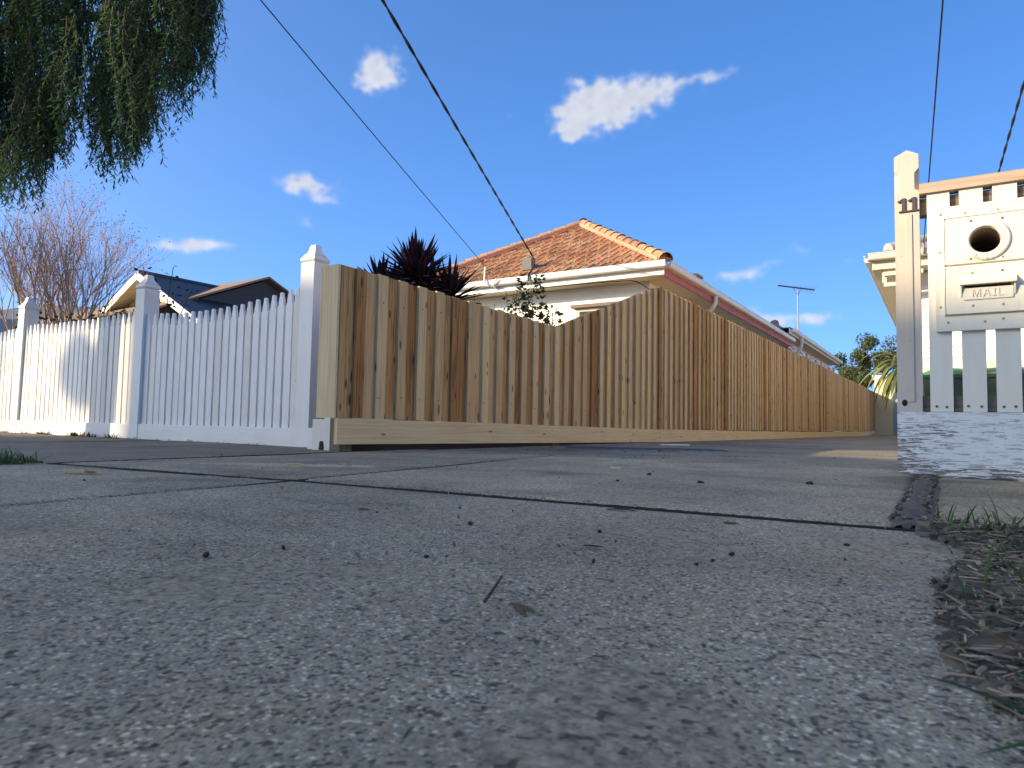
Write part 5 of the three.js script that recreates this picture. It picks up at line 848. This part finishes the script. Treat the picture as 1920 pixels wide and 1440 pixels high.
// grit: tiny dark stones, bark chips and seeds scattered on the concrete
{
  const R = rng(321), g = new THREE.IcosahedronGeometry(1, 0); const inst = new THREE.InstancedMesh(g, flat(1, 1, 1, .9), 1500), m = new THREE.Matrix4(), q = new THREE.Quaternion(), c = new THREE.Color();
  for (let i = 0; i < 1500; i++) { const d = 0.9 + Math.pow(R(), 1.2) * 9, a = (-66 + R() * 66) * D2R; let x = Math.sin(a) * d, z = -Math.cos(a) * d; if (i % 3 === 0) { x = -2.9 + R() * 0.7; z = -2.7 - R() * 8; } if (x < -2.85 && z < -3.1 || x > -0.14 && z < -3.2 || x > -.02) { x = -1 - R(); z = -2 - R() * 3; } const s = 0.0010 + Math.pow(R(), 5) * 0.003; q.setFromEuler(new THREE.Euler(R() * 6, R() * 6, R() * 6)); m.compose(V(x, s * 0.4, z), q, V(s * (1 + R()), s * (.5 + .4 * R()), s)); inst.setMatrixAt(i, m); const k = R(); if (k < .62) c.setRGB(.03, .026, .024); else if (k < .85) c.setRGB(.12, .085, .055); else c.setRGB(.5, .48, .44); inst.setColorAt(i, c); }
  inst.name = 'grit'; inst.castShadow = inst.receiveShadow = true; tag(inst, 'dark grit, bark crumbs and seeds scattered over the concrete', 'grit', null, 'stuff'); scene.add(inst);
  // crumbs of soil and bark on the mulch bed and in the dirt strip
  const K = new THREE.InstancedMesh(g, flat(1, 1, 1, 1), 5200);
  for (let i = 0; i < 5200; i++) { let x = -0.03 + Math.pow(R(), 1.3) * 0.7, z = -1.6 + R() * 1.4, y; if (i % 4 === 0) { x = -0.068 + (R() - .5) * .07; z = -1.55 - R() * 1.75; y = 0.0; } else { y = vergeY(x, z); if (y < -0.012) { x = 0.2 + R() * .3; z = -1.4 + R(); y = vergeY(x, z); } } const s = 0.0012 + Math.pow(R(), 3) * (z > -0.9 ? 0.0026 : 0.0048); q.setFromEuler(new THREE.Euler(R() * 6, R() * 6, R() * 6)); m.compose(V(x, y + s * .3, z), q, V(s * (1 + R()), s * (.5 + .5 * R()), s)); K.setMatrixAt(i, m); const k = R(), t = .6 + .8 * R(); if (k < .55) c.setRGB(.06 * t, .048 * t, .036 * t); else if (k < .85) c.setRGB(.14 * t, .11 * t, .075 * t); else c.setRGB(.28 * t, .23 * t, .16 * t); K.setColorAt(i, c); }
  K.name = 'soil_crumbs'; K.castShadow = K.receiveShadow = true; tag(K, 'crumbs of soil and bark over the mulch bed and dirt strip', 'soil', null, 'stuff'); scene.add(K);
  // larger dark pebbles one can pick out
  const pg = new THREE.IcosahedronGeometry(1, 1); { const p = pg.attributes.position; for (let i = 0; i < p.count; i++) { const v = V(p.getX(i), p.getY(i), p.getZ(i)), k = 0.75 + .5 * noise(v.x * 2 + 3, v.y * 2 + v.z * 2.3, 41); p.setXYZ(i, v.x * k, v.y * k, v.z * k); } pg.computeVertexNormals(); }
  [[-0.93, -2.42, .011], [-0.67, -2.19, .012], [-0.90, -2.06, .009], [-0.38, -2.43, .013], [-0.99, -2.62, .006], [-0.26, -1.0, .005], [-0.27, -0.94, .0035], [-0.28, -0.90, .0035], [-0.72, -1.0, .006], [-0.82, -0.55, .006], [-0.59, -0.72, .004]].forEach(([x, z, s]) => { const o = part('pebble', pg, flat(.028, .026, .026, .85), scene); o.scale.set(s * 1.0, s * .6, s * .75); o.position.set(x, s * .45, z); o.rotation.y = x * 9; tag(o, 'small dark pebble lying on the concrete driveway', 'pebble', 'pebbles on the driveway'); });
}
// pine offcut, chips, sawdust, dry leaves, paper strip and bits of debris
{
  const stick = (name, label, x, z, L, w, h, turn, mat, lift = 0) => { const g = bx(-L / 2, L / 2, 0, h, -w / 2, w / 2, 'x', 5, 0.5, x, z); const o = part(name, g, mat, scene); o.position.set(x, 0.002 + lift, z); o.rotation.y = turn; return tag(o, label, 'debris'); };
  stick('timber_offcut', 'long pale pine offcut lying on the footpath', -2.30, -1.10, 0.13, 0.013, 0.009, 0.35, M.plinth);
  stick('timber_offcut', 'short pine chip beside the sawdust, nearer the joint', -2.13, -1.79, 0.052, 0.02, 0.013, 0.5, M.plinth); stick('timber_offcut', 'short brown chip at the end of the sawdust patch', -2.06, -1.98, 0.045, 0.02, 0.010, 0.1, brown[1]);
  stick('paper_strip', 'white strip of plastic near the foot of the timber fence', -2.35, -6.8, 0.34, 0.05, 0.012, 0.9, M.white); stick('timber_offcut', 'thin reddish brown strip on the driveway beside the blue netting', -1.75, -4.95, 0.17, 0.02, 0.007, 0.6, brown[2]);
  stick('timber_offcut', 'small yellowish chip on the driveway', -1.18, -2.68, 0.045, 0.022, 0.008, 0.3, M.plinth);
  const R = rng(654), S = new THREE.InstancedMesh(new THREE.BoxGeometry(1, 1, 1), flat(0.52, 0.45, 0.33, 1), 2600), m = new THREE.Matrix4(), q = new THREE.Quaternion(); let n = 0;
  while (n < 2600) { const a = R() * 6.283, r = Math.pow(R(), 0.7), u = Math.cos(a) * r * 0.36, v = Math.sin(a) * r * 0.075, x = -2.22 + u * 0.84 - v * 0.54 + 0.02, z = -1.83 - u * 0.54 - v * 0.84; if (fbm(x * 12, z * 12, 31, 3) < 0.42 + r * .2) { if (R() < .96) { n += 0; if (R() < .5) continue; } } q.setFromEuler(new THREE.Euler(R() * 6, R() * 6, R() * 6)); const s = 0.002 + R() * 0.003; m.compose(V(x, 0.002, z), q, V(s * 2, s * .6, s)); S.setMatrixAt(n++, m); }
  S.name = 'sawdust'; S.castShadow = S.receiveShadow = true; tag(S, 'thin patch of pale sawdust on the concrete near the fence corner', 'sawdust', null, 'stuff'); scene.add(S);
  const dry = (x, z, L, w, turn, col, label) => { const G = new Tris(); strap(G, V(0, 0, 0), V(1, 0.25, 0).normalize(), V(0, 0, 1), L, w, 0.5, 6, col, .3); const o = part('dry_leaf', G.geo(), leafMat(0.1, .9), scene); o.position.set(x, 0.003, z); o.rotation.y = turn; tag(o, label, 'leaf'); };
  dry(-0.37, -0.585, 0.036, 0.010, -0.2, [0.12, 0.085, 0.05], 'brown curled dry leaf lying beside a broken twig'); dry(-0.355, -0.575, 0.026, 0.008, -0.7, [0.10, 0.07, 0.045], 'small dark dry leaf under the curled brown leaf'); dry(-1.02, -1.02, 0.03, 0.009, 0.4, [0.05, 0.04, 0.03], 'dark flat leaf fragment on the foreground slab'); dry(-0.46, -0.93, 0.032, 0.008, 0.2, [0.055, 0.04, 0.03], 'dark narrow leaf fragment near the verge'); dry(-0.36, -1.32, 0.03, 0.012, 0.5, [0.13, 0.07, 0.03], 'orange brown leaf fragment by the slab joint'); dry(-0.62, -1.36, 0.07, 0.01, 0.4, [0.06, 0.045, 0.035], 'long dark leaf with a thin stalk by the slab joint');
  tag(part('twig', cylBetween(V(-0.392, 0.003, -0.572), V(-0.398, 0.020, -0.612), 0.002, 0.0014, 5), M.barkDark, scene), 'short broken twig standing up from the foreground slab', 'twig');
  // scrap of blue netting trodden flat on the driveway
  const N = thing('netting', 'flattened scrap of dark blue plastic netting on the driveway', 'netting', [-2.05, 0.004, -5.2], 0.55), blue = flat(0.09, 0.14, 0.19, 0.7);
  const nm = []; for (let i = 0; i < 13; i++) nm.push(bx(-0.6 + i * 0.1, -0.592 + i * 0.1, 0, 0.004, -0.22, 0.22)); part('strand', nm, blue, N); const nn = []; for (let i = 0; i < 5; i++) nn.push(bx(-0.62, 0.62, 0.0045, 0.008, -0.2 + i * 0.1, -0.192 + i * 0.1)); part('strand', nn, blue, N);
}
// ---------------------------------------------------------------- overhead cables
{
  const wire = (label, S, E, r, twist, sag) => {
    const a = V(...S), b = V(...E), fine = 150, mk = (off) => { const pts = []; for (let i = 0; i <= fine; i++) { const t = i / fine, p = a.clone().lerp(b, t); p.y -= sag * 4 * t * (1 - t); if (twist) { const ph = t * twist + off; p.x += Math.cos(ph) * r * 1.0; p.y += Math.sin(ph) * r * 1.0; } pts.push(p); } return new THREE.TubeGeometry(new THREE.CatmullRomCurve3(pts), twist ? 420 : 120, r, 6); };
    const m = part('overhead_cable', twist ? [mk(0), mk(Math.PI)] : mk(0), M.cable ??= flat(0.012, 0.014, 0.022, 0.6), scene); return tag(m, label, 'cable', null);
  };
  wire('thin single cable running from the cable hook up over the street', [-7.40, 3.19, -10.6], [-2.52, 5.78, 6.0], 0.0065, 0, 0.05);
  wire('thicker twisted cable running from the grey cable box up over the street', [-6.62, 3.42, -11.02], [-0.973, 5.78, 6.0], 0.0095, 150, 0.09);
  wire('single cable rising from the gutter of the white house past the number post', [-0.236, 2.99, -11.78], [0.685, 5.78, 6.0], 0.0075, 0, 0.05);
  wire('twisted cable with clamp rising above the letterbox', [0.659, 3.781, -11.84], [1.528, 5.78, 6.0], 0.0085, 150, 0.05);
}

// ---------------------------------------------------------------- draw
const renderer = new THREE.WebGLRenderer({ antialias: true });
renderer.setSize(1024, 768);
renderer.shadowMap.enabled = true;
renderer.toneMapping = THREE.LinearToneMapping;
renderer.toneMappingExposure = EXPOSURE;
renderer.render(scene, camera);
